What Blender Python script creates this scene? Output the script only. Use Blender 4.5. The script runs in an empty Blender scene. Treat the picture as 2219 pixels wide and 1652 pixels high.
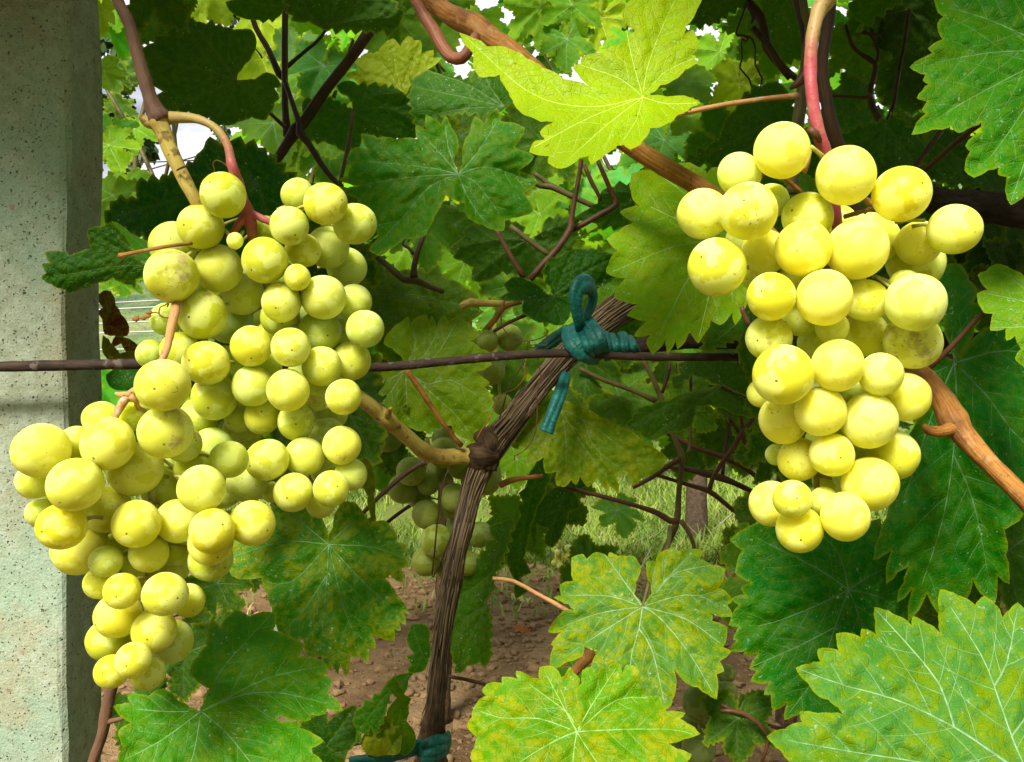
import bpy, bmesh, math, random
import numpy as np
from mathutils import Vector, Matrix, Euler, geometry

rng = np.random.default_rng(7)
random.seed(7)
scene = bpy.context.scene
COL = scene.collection

# ------------------------------------------------------------------ camera, sky, sun, exposure
F, CX, CY, H = 1922.0, 1109.5, 826.0, 0.75      # focal length and centre in the units of the 2219 px wide study copy; eye height
cam_d = bpy.data.cameras.new('camera'); cam = bpy.data.objects.new('camera', cam_d); COL.objects.link(cam)
cam_d.sensor_width = 36.0; cam_d.lens = 36.0 * F / 2219.0
cam_d.clip_start = 0.01; cam_d.clip_end = 3000
cam.location = (0, 0, H); cam.rotation_euler = (math.radians(90), 0, 0)
scene.camera = cam
SUN_EL, SUN_AZ = 44.0, 202.0                    # azimuth clockwise from +Y: behind the camera, to its left
world = bpy.data.worlds.new('World'); scene.world = world; world.use_nodes = True
wn = world.node_tree.nodes; wl = world.node_tree.links; wn.clear()
sky = wn.new('ShaderNodeTexSky'); sky.sky_type = 'NISHITA'; sky.sun_disc = False
sky.sun_elevation = math.radians(SUN_EL); sky.sun_rotation = math.radians(SUN_AZ)
sky.dust_density = 5.0; sky.air_density = 1.0; sky.ozone_density = 1.0
# broken white cloud all round the sky
tcw = wn.new('ShaderNodeTexCoord'); mpw = wn.new('ShaderNodeMapping'); mpw.inputs['Scale'].default_value = (1, 1, 2.2); wl.new(tcw.outputs['Generated'], mpw.inputs[0])
nzw = wn.new('ShaderNodeTexNoise'); nzw.inputs['Scale'].default_value = 2.6; nzw.inputs['Detail'].default_value = 6; nzw.inputs['Roughness'].default_value = .55; wl.new(mpw.outputs[0], nzw.inputs['Vector'])
mrw = wn.new('ShaderNodeMapRange'); mrw.interpolation_type = 'SMOOTHSTEP'; mrw.inputs[1].default_value = .36; mrw.inputs[2].default_value = .52; wl.new(nzw.outputs['Fac'], mrw.inputs[0])
mxw = wn.new('ShaderNodeMix'); mxw.data_type = 'RGBA'; wl.new(mrw.outputs[0], mxw.inputs[0]); wl.new(sky.outputs[0], mxw.inputs[6]); mxw.inputs[7].default_value = (11.6, 12.0, 12.5, 1)
bg = wn.new('ShaderNodeBackground'); bg.inputs['Strength'].default_value = 0.05
wo = wn.new('ShaderNodeOutputWorld'); wl.new(mxw.outputs[2], bg.inputs[0]); wl.new(bg.outputs[0], wo.inputs[0])
sd = bpy.data.lights.new('sun', 'SUN'); sd.energy = 4.9; sd.angle = math.radians(19); sd.color = (1.0, 0.97, 0.88)
sun = bpy.data.objects.new('sun', sd); COL.objects.link(sun)
el, az = math.radians(SUN_EL), math.radians(SUN_AZ)
SUNV = Vector((math.sin(az) * math.cos(el), math.cos(az) * math.cos(el), math.sin(el)))
sun.rotation_euler = SUNV.to_track_quat('Z', 'Y').to_euler()
vs = scene.view_settings
vs.view_transform = 'Standard'; vs.look = 'None'; vs.gamma = 1.0; vs.use_curve_mapping = False
vs.exposure = 1.0
scene.cycles.max_bounces = 8; scene.cycles.transparent_max_bounces = 8
scene.cycles.use_denoising = True

# ------------------------------------------------------------------ helpers
def P(x, y, d):
    return Vector(((x - CX) / F * d, d, H - (y - CY) / F * d))

ZT = {'D': (0, 0, 1), 'A': (0, 0, .3358), 'B': (554.8, 0, .3358), 'C': (1109.5, 0, .3358), 'E': (1664.3, 0, .3358),
      'K5': (0, 369.8, .375), 'F': (0, 832.1, .4963), 'G': (739.7, 554.8, .3359), 'H': (1294.4, 184.9, .4167),
      'I': (1294.4, 739.7, .4167), 'J': (462.3, 1017, .3846), 'K': (1017, 1097.5, .3359), 'L': (1571.8, 1109.5, .3285),
      'N': (221.9, 0, .29167), 'O': (1063.3, 0, .41667), 'P': (1248.2, 721.2, .29112), 'Q': (785.9, 351.3, .27084)}
def z(k, *pts):
    ox, oy, s = ZT[k]
    r = [(ox + p[0] * s, oy + p[1] * s) for p in pts]
    return r

def tag(o, label=None, cat=None, group=None, kind=None):
    if label: o['label'] = label
    if cat: o['category'] = cat
    if group: o['group'] = group
    if kind: o['kind'] = kind
    return o

def link(o, parent=None):
    COL.objects.link(o)
    if parent is not None: o.parent = parent
    return o

def world_loc(o):
    v = Vector((0, 0, 0))
    while o is not None:
        v += o.location; o = o.parent
    return v

def empty(name, loc, label, cat, group=None):
    o = bpy.data.objects.new(name, None); COL.objects.link(o); o.location = loc
    o.empty_display_size = 0.02
    return tag(o, label, cat, group)

def mesh_obj(name, verts, faces, mat, parent=None, origin=None, smooth=True):
    """verts in world space; the origin is placed at 'origin' (or the first vertex)."""
    v = np.asarray(verts, dtype=float)
    og = np.array(origin if origin is not None else v[0])
    me = bpy.data.meshes.new(name)
    me.from_pydata((v - og).tolist(), [], faces); me.update()
    if smooth: me.polygons.foreach_set('use_smooth', [True] * len(me.polygons))
    if mat is not None: me.materials.append(mat)
    o = bpy.data.objects.new(name, me); link(o, parent)
    base = world_loc(parent) if parent is not None else Vector((0, 0, 0))
    o.location = Vector(og) - base
    return o

def catmull(pts, radii, step):
    pts = [np.array(p, float) for p in pts]
    n = len(pts)
    if n == 2:
        L = np.linalg.norm(pts[1] - pts[0]); k = max(2, int(L / step))
        t = np.linspace(0, 1, k + 1)
        return np.array([pts[0] * (1 - a) + pts[1] * a for a in t]), np.array([radii[0] * (1 - a) + radii[1] * a for a in t])
    out, ro = [], []
    for i in range(n - 1):
        p0 = pts[max(i - 1, 0)] if i > 0 else 2 * pts[0] - pts[1]
        p1, p2 = pts[i], pts[i + 1]
        p3 = pts[i + 2] if i + 2 < n else 2 * pts[-1] - pts[-2]
        L = np.linalg.norm(p2 - p1); k = max(2, int(L / step))
        for j in range(k):
            t = j / k
            out.append(.5 * ((2 * p1) + (-p0 + p2) * t + (2 * p0 - 5 * p1 + 4 * p2 - p3) * t * t + (-p0 + 3 * p1 - 3 * p2 + p3) * t ** 3))
            s = t * t * (3 - 2 * t)
            ro.append(radii[i] * (1 - s) + radii[i + 1] * s)
    out.append(pts[-1]); ro.append(radii[-1])
    return np.array(out), np.array(ro)

def tube_geo(pts, radii, nseg=12, step=None, rough=0.0, flat=1.0, ridges=0.0, seed=0, flat_dir=None, crease=0.0):
    """returns verts, faces, uv (u around 0..1, v metres along) of a capped tube."""
    if step is None: step = max(np.mean(radii) * 1.0, 1e-4)
    c, r = catmull(pts, radii, step)
    n = len(c)
    T = np.gradient(c, axis=0); T /= np.linalg.norm(T, axis=1)[:, None] + 1e-12
    ref = np.array([0, -1, 0.0]) if flat_dir is None else np.array(flat_dir, float)
    if abs(T[0] @ ref) > .9: ref = np.array([1.0, 0, 0])
    N = np.zeros((n, 3)); i0 = n // 2 if flat != 1.0 else 0
    if flat != 1.0 and abs(T[i0] @ np.array([0, -1.0, 0])) < .9 and flat_dir is None: ref = np.array([0, -1.0, 0])
    v = ref - T[i0] * (ref @ T[i0]); N[i0] = v / np.linalg.norm(v)
    for i in list(range(i0 + 1, n)) + list(range(i0 - 1, -1, -1)):
        q_ = N[i - 1] if i > i0 else N[i + 1]
        v = q_ - T[i] * (q_ @ T[i]); N[i] = v / (np.linalg.norm(v) + 1e-12)
    B = np.cross(T, N)
    s = np.concatenate([[0], np.cumsum(np.linalg.norm(np.diff(c, axis=0), axis=1))])
    rr = np.random.default_rng(seed)
    th = np.arange(nseg) / nseg * 2 * math.pi
    ph = rr.uniform(0, 6.28, 6)
    verts = np.zeros((n, nseg, 3)); lens = np.zeros((n, nseg))
    noise_line = rr.normal(0, 1, (nseg,)) if ridges else None
    for i in range(n):
        q = np.ones(nseg)
        if rough:
            q += rough * (.5 * np.sin(2 * th + ph[0] + s[i] / r[i] * .35) + .35 * np.sin(3 * th + ph[1] - s[i] / r[i] * .8) + .4 * np.sin(ph[2] + s[i] / r[i] * 1.3) + rr.normal(0, .35, nseg))
        if crease:
            q -= crease * np.exp(-((np.sin(th) + .25 * math.sin(s[i] / r[i] * .25 + ph[3])) / .22) ** 2) * (np.abs(np.cos(th)) > .3)
        if ridges:
            noise_line = .93 * noise_line + .37 * rr.normal(0, 1, nseg)
            q += ridges * noise_line
        verts[i] = c[i] + (np.cos(th) * r[i] * flat * q)[:, None] * N[i] + (np.sin(th) * r[i] * q)[:, None] * B[i]
    V = verts.reshape(-1, 3)
    faces = []; uv = []
    for i in range(n - 1):
        for j in range(nseg):
            k = (j + 1) % nseg
            faces.append((i * nseg + j, i * nseg + k, (i + 1) * nseg + k, (i + 1) * nseg + j))
            uv += [(j / nseg, s[i]), ((j + 1) / nseg, s[i]), ((j + 1) / nseg, s[i + 1]), (j / nseg, s[i + 1])]
    faces.append(tuple(range(nseg - 1, -1, -1))); uv += [(0, 0)] * nseg
    faces.append(tuple((n - 1) * nseg + j for j in range(nseg))); uv += [(0, s[-1])] * nseg
    return V, faces, uv

def merge_geo(gs):
    V, Fs, U = [], [], []; o = 0
    for v, f, u in gs:
        V.append(v); Fs += [tuple(i + o for i in q) for q in f]; U += u; o += len(v)
    return np.concatenate(V), Fs, U

def geo_obj(name, g, mat, parent=None):
    v, f, u = g
    o = mesh_obj(name, v, f, mat, parent)
    uvl = o.data.uv_layers.new(name='UVMap')
    uvl.data.foreach_set('uv', np.array(u, dtype=np.float32).ravel())
    return o

def pix_tube(name, pts, mat, parent=None, nseg=12, **kw):
    """pts: (x, y, width, depth) in study-copy pixels, every one at its own depth."""
    p3 = [P(x, y, d) for x, y, w, d in pts]; rad = [w / 2 / F * d for x, y, w, d in pts]
    return geo_obj(name, tube_geo(p3, rad, nseg, **kw), mat, parent)

def path(k, pts, d0, d1=None):
    """(zx, zy, width in study px) in zoom frame k -> (x, y, w, d)"""
    d1 = d0 if d1 is None else d1
    n = len(pts); out = []
    for i, p in enumerate(pts):
        (x, y), = z(k, (p[0], p[1])); t = i / max(n - 1, 1)
        out.append((x, y, p[2], d0 * (1 - t) + d1 * t))
    return out

# ------------------------------------------------------------------ materials
class NT:
    def __init__(s, name):
        s.m = bpy.data.materials.new(name); s.m.use_nodes = True
        s.t = s.m.node_tree; s.t.nodes.clear()
        s.out = s.n('ShaderNodeOutputMaterial')
    def n(s, typ, **kw):
        x = s.t.nodes.new(typ)
        for k, v in kw.items(): setattr(x, k, v)
        return x
    def l(s, a, b): s.t.links.new(a, b)
    def val(s, sock, v):
        if hasattr(v, 'is_output') or isinstance(v, bpy.types.NodeSocket): s.l(v, sock)
        else: sock.default_value = v
    def math(s, op, a, b=None, clamp=False):
        x = s.n('ShaderNodeMath', operation=op, use_clamp=clamp); s.val(x.inputs[0], a)
        if b is not None: s.val(x.inputs[1], b)
        return x.outputs[0]
    def mix(s, f, a, b, mode='MIX'):
        x = s.n('ShaderNodeMix', data_type='RGBA', blend_type=mode)
        s.val(x.inputs[0], f)
        for i, v in ((6, a), (7, b)):
            s.val(x.inputs[i], v if not isinstance(v, tuple) else (v + (1,) if len(v) == 3 else v))
        return x.outputs[2]
    def ramp(s, f, lo, hi):
        x = s.n('ShaderNodeMapRange', interpolation_type='SMOOTHSTEP'); s.val(x.inputs[0], f)
        x.inputs[1].default_value = lo; x.inputs[2].default_value = hi
        return x.outputs[0]
    def noise(s, vec, scale, detail=3, rough=.55):
        x = s.n('ShaderNodeTexNoise'); s.l(vec, x.inputs['Vector']); x.inputs['Scale'].default_value = scale
        x.inputs['Detail'].default_value = detail; x.inputs['Roughness'].default_value = rough
        return x.outputs['Fac']
    def voro(s, vec, scale, feature='F1'):
        x = s.n('ShaderNodeTexVoronoi', feature=feature); s.l(vec, x.inputs['Vector']); x.inputs['Scale'].default_value = scale
        return x.outputs['Distance']
    def bump(s, h, strength, dist, normal=None):
        x = s.n('ShaderNodeBump'); s.val(x.inputs['Height'], h); x.inputs['Strength'].default_value = strength
        x.inputs['Distance'].default_value = dist
        if normal is not None: s.l(normal, x.inputs['Normal'])
        return x.outputs[0]
    def objvec(s, spread=20.0):
        tc = s.n('ShaderNodeTexCoord'); oi = s.n('ShaderNodeObjectInfo')
        a = s.n('ShaderNodeVectorMath', operation='ADD')
        m = s.math('MULTIPLY', oi.outputs['Random'], spread)
        s.l(tc.outputs['Object'], a.inputs[0]); s.l(m, a.inputs[1])
        return a.outputs[0], oi, tc
    def bsdf(s, **kw):
        x = s.n('ShaderNodeBsdfPrincipled')
        for k, v in kw.items(): s.val(x.inputs[k.replace('_', ' ')], v + (1,) if isinstance(v, tuple) and len(v) == 3 and 'Radius' not in k else v)
        return x

def leaf_material(name, scale=1.0):
    """scale: object units per metre are 1/scale (templates are one unit from stalk to tip)"""
    s = NT(name); vec, oi, tc = s.objvec()
    base = oi.outputs['Color']; alpha = oi.outputs['Alpha']
    va = s.n('ShaderNodeAttribute', attribute_name='vein').outputs['Fac']
    ea = s.n('ShaderNodeAttribute', attribute_name='edge').outputs['Fac']
    n1 = s.noise(vec, 70 * scale, 4, .6); n2 = s.noise(vec, 260 * scale, 3, .6); n3 = s.noise(vec, 25 * scale, 2)
    # mottling: yellow patches between the veins
    f = s.ramp(s.math('ADD', s.math('MULTIPLY', n1, .6), s.math('MULTIPLY', n2, .45)), .46, .62)
    f = s.math('MULTIPLY', f, s.math('SUBTRACT', 1.0, s.math('MULTIPLY', va, .8)))
    f = s.math('MULTIPLY', f, alpha)
    yel = s.mix(.62, base, (.44, .39, .02))
    c = s.mix(f, base, yel)
    # broad light/dark variation of the tissue itself
    c = s.mix(s.math('MULTIPLY', s.ramp(n3, .35, .7), .45), c, s.mix(.6, c, (.035, .11, .015), 'MIX'))
    c = s.mix(s.math('MULTIPLY', s.ramp(n2, .45, .75), .35), c, s.mix(.5, c, (.16, .26, .04)))
    # fine net of small veins
    vd = s.voro(vec, 260 * scale, 'DISTANCE_TO_EDGE'); vd2 = s.voro(vec, 700 * scale, 'DISTANCE_TO_EDGE')
    net = s.math('SUBTRACT', 1.0, s.ramp(vd, .0, .11)); net2 = s.math('SUBTRACT', 1.0, s.ramp(vd2, 0, .12))
    c = s.mix(s.math('MULTIPLY', net, .32), c, s.mix(.25, c, (.2, .3, .08)))
    # pale veins and edge
    c = s.mix(s.math('MULTIPLY', va, .4), c, s.mix(.25, c, (.30, .40, .12)))
    c = s.mix(s.math('MULTIPLY', ea, .4), c, (.30, .33, .05))
    # dried blue-white spray spots
    sp = s.math('MULTIPLY', s.ramp(s.noise(vec, 420 * scale, 4, .7), .61, .68), s.ramp(s.noise(vec, 45 * scale, 2), .45, .62))
    c = s.mix(s.math('MULTIPLY', sp, .75), c, (.42, .52, .42))
    # brown pin-prick spots
    bs = s.math('MULTIPLY', s.ramp(s.noise(vec, 330 * scale, 2, .5), .70, .76), s.ramp(n1, .45, .6))
    c = s.mix(s.math('MULTIPLY', bs, .7), c, (.10, .05, .015))
    hs = s.n('ShaderNodeHueSaturation'); hs.inputs['Saturation'].default_value = 1.3; s.l(c, hs.inputs['Color']); c = hs.outputs[0]
    geo = s.n('ShaderNodeNewGeometry')
    back = geo.outputs['Backfacing']
    cb = s.mix(.16, c, (.13, .19, .06))
    col = s.mix(back, c, cb)
    h = s.math('ADD', s.math('MULTIPLY', net, -.6), s.math('MULTIPLY', n2, 1.1))
    h = s.math('ADD', h, s.math('MULTIPLY', net2, -.25))
    nb = s.bump(h, .55, .0006)
    rough = s.math('ADD', s.math('MULTIPLY', n2, .25), s.math('ADD', .36, s.math('MULTIPLY', back, .3)))
    p = s.bsdf(Base_Color=col, Roughness=rough); p.inputs['Specular IOR Level'].default_value = .17
    s.l(nb, p.inputs['Normal'])
    tr = s.n('ShaderNodeBsdfTranslucent')
    tcx = s.mix(.55, c, s.mix(1.0, c, (1.75, 2.0, .45), 'MULTIPLY'))
    s.l(tcx, tr.inputs[0]); s.l(nb, tr.inputs['Normal'])
    mx = s.n('ShaderNodeMixShader'); mx.inputs[0].default_value = .36
    s.l(p.outputs[0], mx.inputs[1]); s.l(tr.outputs[0], mx.inputs[2]); s.l(mx.outputs[0], s.out.inputs[0])
    return s.m

def vein_material():
    s = NT('leaf_vein'); vec, oi, tc = s.objvec()
    n = s.noise(vec, 120, 2)
    dbl = s.mix(1.0, oi.outputs['Color'], (1.25, 1.05, 1.25), 'MULTIPLY')
    c = s.mix(n, s.mix(.04, dbl, (.28, .36, .14)), s.mix(.13, dbl, (.34, .42, .20)))
    p = s.bsdf(Base_Color=c, Roughness=.5); s.l(p.outputs[0], s.out.inputs[0]); return s.m

def bark_material(name, c0, c1, c2, rough=.65, grain=28, bump=.5, spots=None, tint2=None, split=None):
    """c0 base, c1 streak, c2 dark; streaks run along the stem (UV)"""
    s = NT(name)
    uv = s.n('ShaderNodeUVMap'); mp = s.n('ShaderNodeMapping'); s.l(uv.outputs[0], mp.inputs[0])
    mp.inputs['Scale'].default_value = (grain, 90, 1)
    vec, oi, tc = s.objvec()
    g = s.noise(mp.outputs[0], 1.0, 4, .6); b = s.noise(vec, 60, 3); fine = s.noise(vec, 500, 3)
    c = s.mix(s.ramp(g, .35, .68), c0, c1)
    c = s.mix(s.math('MULTIPLY', s.ramp(b, .42, .7), .7), c, c2)
    c = s.mix(s.math('MULTIPLY', s.ramp(fine, .62, .72), .6), c, tuple(v * .3 for v in c2))
    if spots: c = s.mix(s.math('MULTIPLY', s.ramp(s.noise(vec, 160, 3), .58, .66), .7), c, spots)
    p = s.bsdf(Base_Color=c, Roughness=rough); p.inputs['Specular IOR Level'].default_value = .18
    hh = s.math('ADD', s.math('MULTIPLY', g, 1.0), s.math('MULTIPLY', fine, .3))
    s.l(s.bump(hh, bump, .0012), p.inputs['Normal']); s.l(p.outputs[0], s.out.inputs[0])
    return s.m

def grape_material():
    s = NT('grape_skin'); vec, oi, tc = s.objvec(30.0)
    tint = oi.outputs['Color']; alpha = oi.outputs['Alpha']
    n1 = s.noise(vec, 110, 3, .5); n2 = s.noise(vec, 420, 3, .6); n3 = s.noise(vec, 60, 2)
    clean = s.mix(1.0, tint, (.82, .78, .16), 'MULTIPLY')
    bloomc = s.mix(.12, s.mix(1.0, tint, (1.10, 1.10, 1.6), 'MULTIPLY'), (.66, .68, .36))
    bl = s.ramp(s.math('ADD', n1, s.math('MULTIPLY', n2, .06)), .50, .54)       # waxy bloom, rubbed off in crisp-edged patches
    bl = s.math('SUBTRACT', 1.0, s.math('MULTIPLY', bl, s.math('ADD', .45, s.math('MULTIPLY', oi.outputs['Random'], .5))))
    c = s.mix(s.math('MULTIPLY', bl, .62), clean, bloomc)
    # dark end scar at the pole
    nrm = s.n('ShaderNodeVectorMath', operation='NORMALIZE'); s.l(tc.outputs['Object'], nrm.inputs[0])
    dt = s.n('ShaderNodeVectorMath', operation='DOT_PRODUCT'); s.l(nrm.outputs[0], dt.inputs[0]); dt.inputs[1].default_value = (0, 0, -1)
    scar = s.math('MULTIPLY', s.ramp(dt.outputs['Value'], .9984, .9993), s.ramp(oi.outputs['Random'], .25, .5))
    c = s.mix(s.math('MULTIPLY', scar, .85), c, (.07, .035, .012))
    # tiny specks and a brown-violet bruise on some berries
    sp = s.math('MULTIPLY', s.ramp(s.noise(vec, 900, 1, .4), .69, .73), s.ramp(n3, .45, .6))
    c = s.mix(s.math('MULTIPLY', sp, .65), c, (.22, .13, .04))
    br = s.math('MULTIPLY', s.ramp(s.math('ADD', n3, s.math('MULTIPLY', n2, .35)), .80, .94), alpha)
    c = s.mix(s.math('MULTIPLY', br, .6), c, (.26, .16, .12))
    p = s.bsdf(Base_Color=c, Roughness=s.math('ADD', .46, s.math('MULTIPLY', bl, .2)))
    p.subsurface_method = 'RANDOM_WALK'
    p.inputs['Subsurface Weight'].default_value = 1.0
    p.inputs['Subsurface Radius'].default_value = (1.0, .95, .30)
    p.inputs['Subsurface Scale'].default_value = .016
    p.inputs['Specular IOR Level'].default_value = .30
    s.l(s.bump(s.math('ADD', bl, s.math('MULTIPLY', n2, .6)), .12, .0002), p.inputs['Normal'])
    s.l(p.outputs[0], s.out.inputs[0]); return s.m

def simple(name, col, rough=.6, noise_scale=80, amt=.35, dark=.5, bump=.3, bd=.001, spec=.3):
    s = NT(name); vec, oi, tc = s.objvec()
    n = s.noise(vec, noise_scale, 4, .6)
    c = s.mix(s.math('MULTIPLY', s.ramp(n, .35, .7), amt), col, tuple(v * dark for v in col))
    p = s.bsdf(Base_Color=c, Roughness=rough); p.inputs['Specular IOR Level'].default_value = spec
    s.l(s.bump(n, bump, bd), p.inputs['Normal']); s.l(p.outputs[0], s.out.inputs[0]); return s.m

def concrete_material():
    s = NT('concrete'); vec, oi, tc = s.objvec(0)
    big = s.noise(vec, 16, 4, .6); mid = s.noise(vec, 120, 4, .65); fine = s.noise(vec, 700, 3, .6); grit = s.noise(vec, 1500, 2)
    c = s.mix(s.ramp(mid, .35, .68), (.25, .275, .18), (.34, .375, .28))
    c = s.mix(s.math('MULTIPLY', s.ramp(big, .42, .66), .75), c, (.22, .315, .22))         # greenish algae bloom
    c = s.mix(s.math('MULTIPLY', s.ramp(s.noise(vec, 26, 3), .54, .70), .6), c, (.30, .265, .16))  # ochre stain
    c = s.mix(s.math('MULTIPLY', s.ramp(grit, .56, .66), .45), c, (.50, .49, .40))
    c = s.mix(s.math('MULTIPLY', s.ramp(fine, .45, .30), .5), c, (.15, .14, .09))
    wob = s.n('ShaderNodeTexNoise'); s.l(vec, wob.inputs['Vector']); wob.inputs['Scale'].default_value = 380; wob.inputs['Detail'].default_value = 2
    wv = s.n('ShaderNodeVectorMath', operation='MULTIPLY_ADD'); s.l(wob.outputs['Color'], wv.inputs[0]); wv.inputs[1].default_value = (.0035, .0035, .0035); s.l(vec, wv.inputs[2])
    def pits(scale, dens_scale, lo, hi, r0, r1):
        return s.math('MULTIPLY', s.ramp(s.voro(wv.outputs[0], scale), r1, r0), s.ramp(s.noise(vec, dens_scale, 1), lo, hi))
    hole = s.math('MAXIMUM', pits(260, 150, .57, .62, .10, .22), s.math('MAXIMUM', pits(520, 260, .50, .58, .12, .30), pits(130, 60, .63, .66, .08, .18)))
    c = s.mix(s.math('MULTIPLY', hole, .85), c, (.05, .042, .03))
    peb = pits(140, 90, .60, .63, .20, .26)
    c = s.mix(s.math('MULTIPLY', peb, .6), c, (.24, .13, .09))
    p = s.bsdf(Base_Color=c, Roughness=.95); p.inputs['Specular IOR Level'].default_value = .12
    h = s.math('SUBTRACT', s.math('ADD', s.math('MULTIPLY', mid, .8), s.math('MULTIPLY', fine, .35)), s.math('MULTIPLY', hole, .8))
    s.l(s.bump(h, .8, .0018), p.inputs['Normal']); s.l(p.outputs[0], s.out.inputs[0]); return s.m

M_LEAF = leaf_material('vine_leaf', 1.0)
M_LEAFT = leaf_material('vine_leaf_small', .10)
M_VEIN = vein_material()
M_GRAPE = grape_material()
M_CONC = concrete_material()
M_CANE_BROWN = bark_material('brown_cane', (.40, .18, .038), (.25, .095, .02), (.10, .038, .012), rough=.5, bump=.6, spots=(.36, .20, .07))
M_CANE_ORANGE = bark_material('orange_cane', (.42, .20, .07), (.50, .28, .12), (.26, .10, .03), rough=.5, bump=.35, spots=(.40, .34, .24))
M_CANE_PURPLE = bark_material('purple_brown_cane', (.12, .06, .032), (.17, .09, .05), (.08, .035, .025), rough=.55, bump=.4)
M_CANE_YELLOW = bark_material('yellow_cane', (.42, .31, .06), (.50, .39, .10), (.25, .145, .03), rough=.55, bump=.35, spots=(.11, .05, .02))
M_CANE_DARK = bark_material('dark_brown_cane', (.06, .026, .010), (.04, .018, .007), (.025, .012, .006), rough=.5, bump=.5)
M_STEM_DARK = bark_material('dark_shoot', (.045, .025, .012), (.075, .04, .017), (.025, .014, .008), rough=.5, bump=.2)
M_STEM_RED = bark_material('red_stalk', (.07, .030, .013), (.11, .05, .02), (.045, .02, .01), rough=.45, bump=.15)
M_STEM_OLIVE = bark_material('olive_shoot', (.075, .068, .018), (.12, .085, .025), (.05, .03, .012), rough=.5, bump=.2)
M_STEM_PINK = bark_material('pink_stalk', (.40, .075, .085), (.46, .15, .13), (.26, .05, .05), rough=.42, bump=.15, spots=(.44, .20, .15))
M_STEM_GREEN = bark_material('green_stalk', (.34, .33, .06), (.40, .38, .10), (.24, .14, .04), rough=.5, bump=.15)
M_BARK = bark_material('fibrous_bark', (.050, .027, .012), (.125, .078, .038), (.012, .007, .004), rough=.85, grain=34, bump=1.0)
M_BARKDK = bark_material('old_bark', (.022, .015, .010), (.045, .03, .02), (.01, .007, .005), rough=.9, grain=20, bump=1.0)
M_HOOK = bark_material('reddish_shoot', (.19, .055, .03), (.28, .12, .06), (.11, .035, .02), rough=.45, bump=.3)

# ------------------------------------------------------------------ leaves
def poly_area(p):
    x, y = p[:, 0], p[:, 1]
    return .5 * np.sum(x * np.roll(y, -1) - np.roll(x, -1) * y)

def inside(poly, pts):
    x, y = pts[:, 0][:, None], pts[:, 1][:, None]
    x0, y0 = poly[:, 0][None], poly[:, 1][None]
    x1, y1 = np.roll(poly[:, 0], -1)[None], np.roll(poly[:, 1], -1)[None]
    c = (y0 > y) != (y1 > y)
    xi = (x1 - x0) * (y - y0) / np.where(np.abs(y1 - y0) < 1e-9, 1e-9, y1 - y0) + x0
    return (np.sum(c & (x < xi), axis=1) % 2) == 1

def seg_dist(pts, segs):
    """min distance of every point to a list of segments (n,4)"""
    out = np.full(len(pts), 1e9)
    for a in range(0, len(segs), 64):
        s = segs[a:a + 64]
        A, Bv = s[:, :2], s[:, 2:] - s[:, :2]
        L = np.sum(Bv * Bv, 1) + 1e-9
        d = pts[:, None, :] - A[None]
        t = np.clip(np.sum(d * Bv[None], 2) / L[None], 0, 1)
        q = d - t[..., None] * Bv[None]
        out = np.minimum(out, np.sqrt(np.sum(q * q, 2)).min(1))
    return out

def serrate(outline, tooth, r):
    """adds a row of pointed, slightly convex teeth along every edge of the coarse outline"""
    p = np.array(outline, float); ccw = poly_area(p) > 0; res = []
    # sharpen: tips a little farther out, notches a little deeper
    pv, nx = np.roll(p, 1, axis=0), np.roll(p, -1, axis=0); a_, b_ = p - pv, nx - p
    la, lb = np.linalg.norm(a_, axis=1) + 1e-9, np.linalg.norm(b_, axis=1) + 1e-9
    cr_ = (a_[:, 0] * b_[:, 1] - a_[:, 1] * b_[:, 0]) / (la * lb); mid_ = (pv + nx) / 2; dv_ = p - mid_; ln_ = np.linalg.norm(dv_, axis=1) + 1e-9
    k_ = np.where(np.abs(cr_) > .55, .16 * np.minimum(np.minimum(la, lb), tooth * 2.0), 0)
    k_ = np.minimum(k_, ln_ * .5); p = p + dv_ / ln_[:, None] * k_[:, None]
    for i in range(len(p)):
        a, b = p[i], p[(i + 1) % len(p)]; e = b - a; L = np.linalg.norm(e)
        if L < 1e-6: continue
        nrm = np.array([e[1], -e[0]]) / L
        if not ccw: nrm = -nrm
        n = max(1, int(round(L / tooth)))
        if n == 1:
            for t in (0, .25, .5, .75):
                res.append(a + e * t + nrm * L * .10 * 4 * t * (1 - t) * r.uniform(.3, 1.1))
        else:
            w = r.uniform(.75, 1.3, n); cut = np.concatenate([[0], np.cumsum(w) / w.sum()])
            for k in range(n):
                u0, u1 = cut[k], cut[k + 1]; l = (u1 - u0) * L; hgt = l * r.uniform(.32, .62)
                ap = r.uniform(.5, .66)
                if k > 0 or True: res.append(a + e * u0)
                for t, hh in ((ap * .55, .60), (ap, 1.0), (ap + (1 - ap) * .5, .50)):
                    res.append(a + e * (u0 + (u1 - u0) * t) + nrm * hgt * hh)
    return np.array(res)

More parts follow.
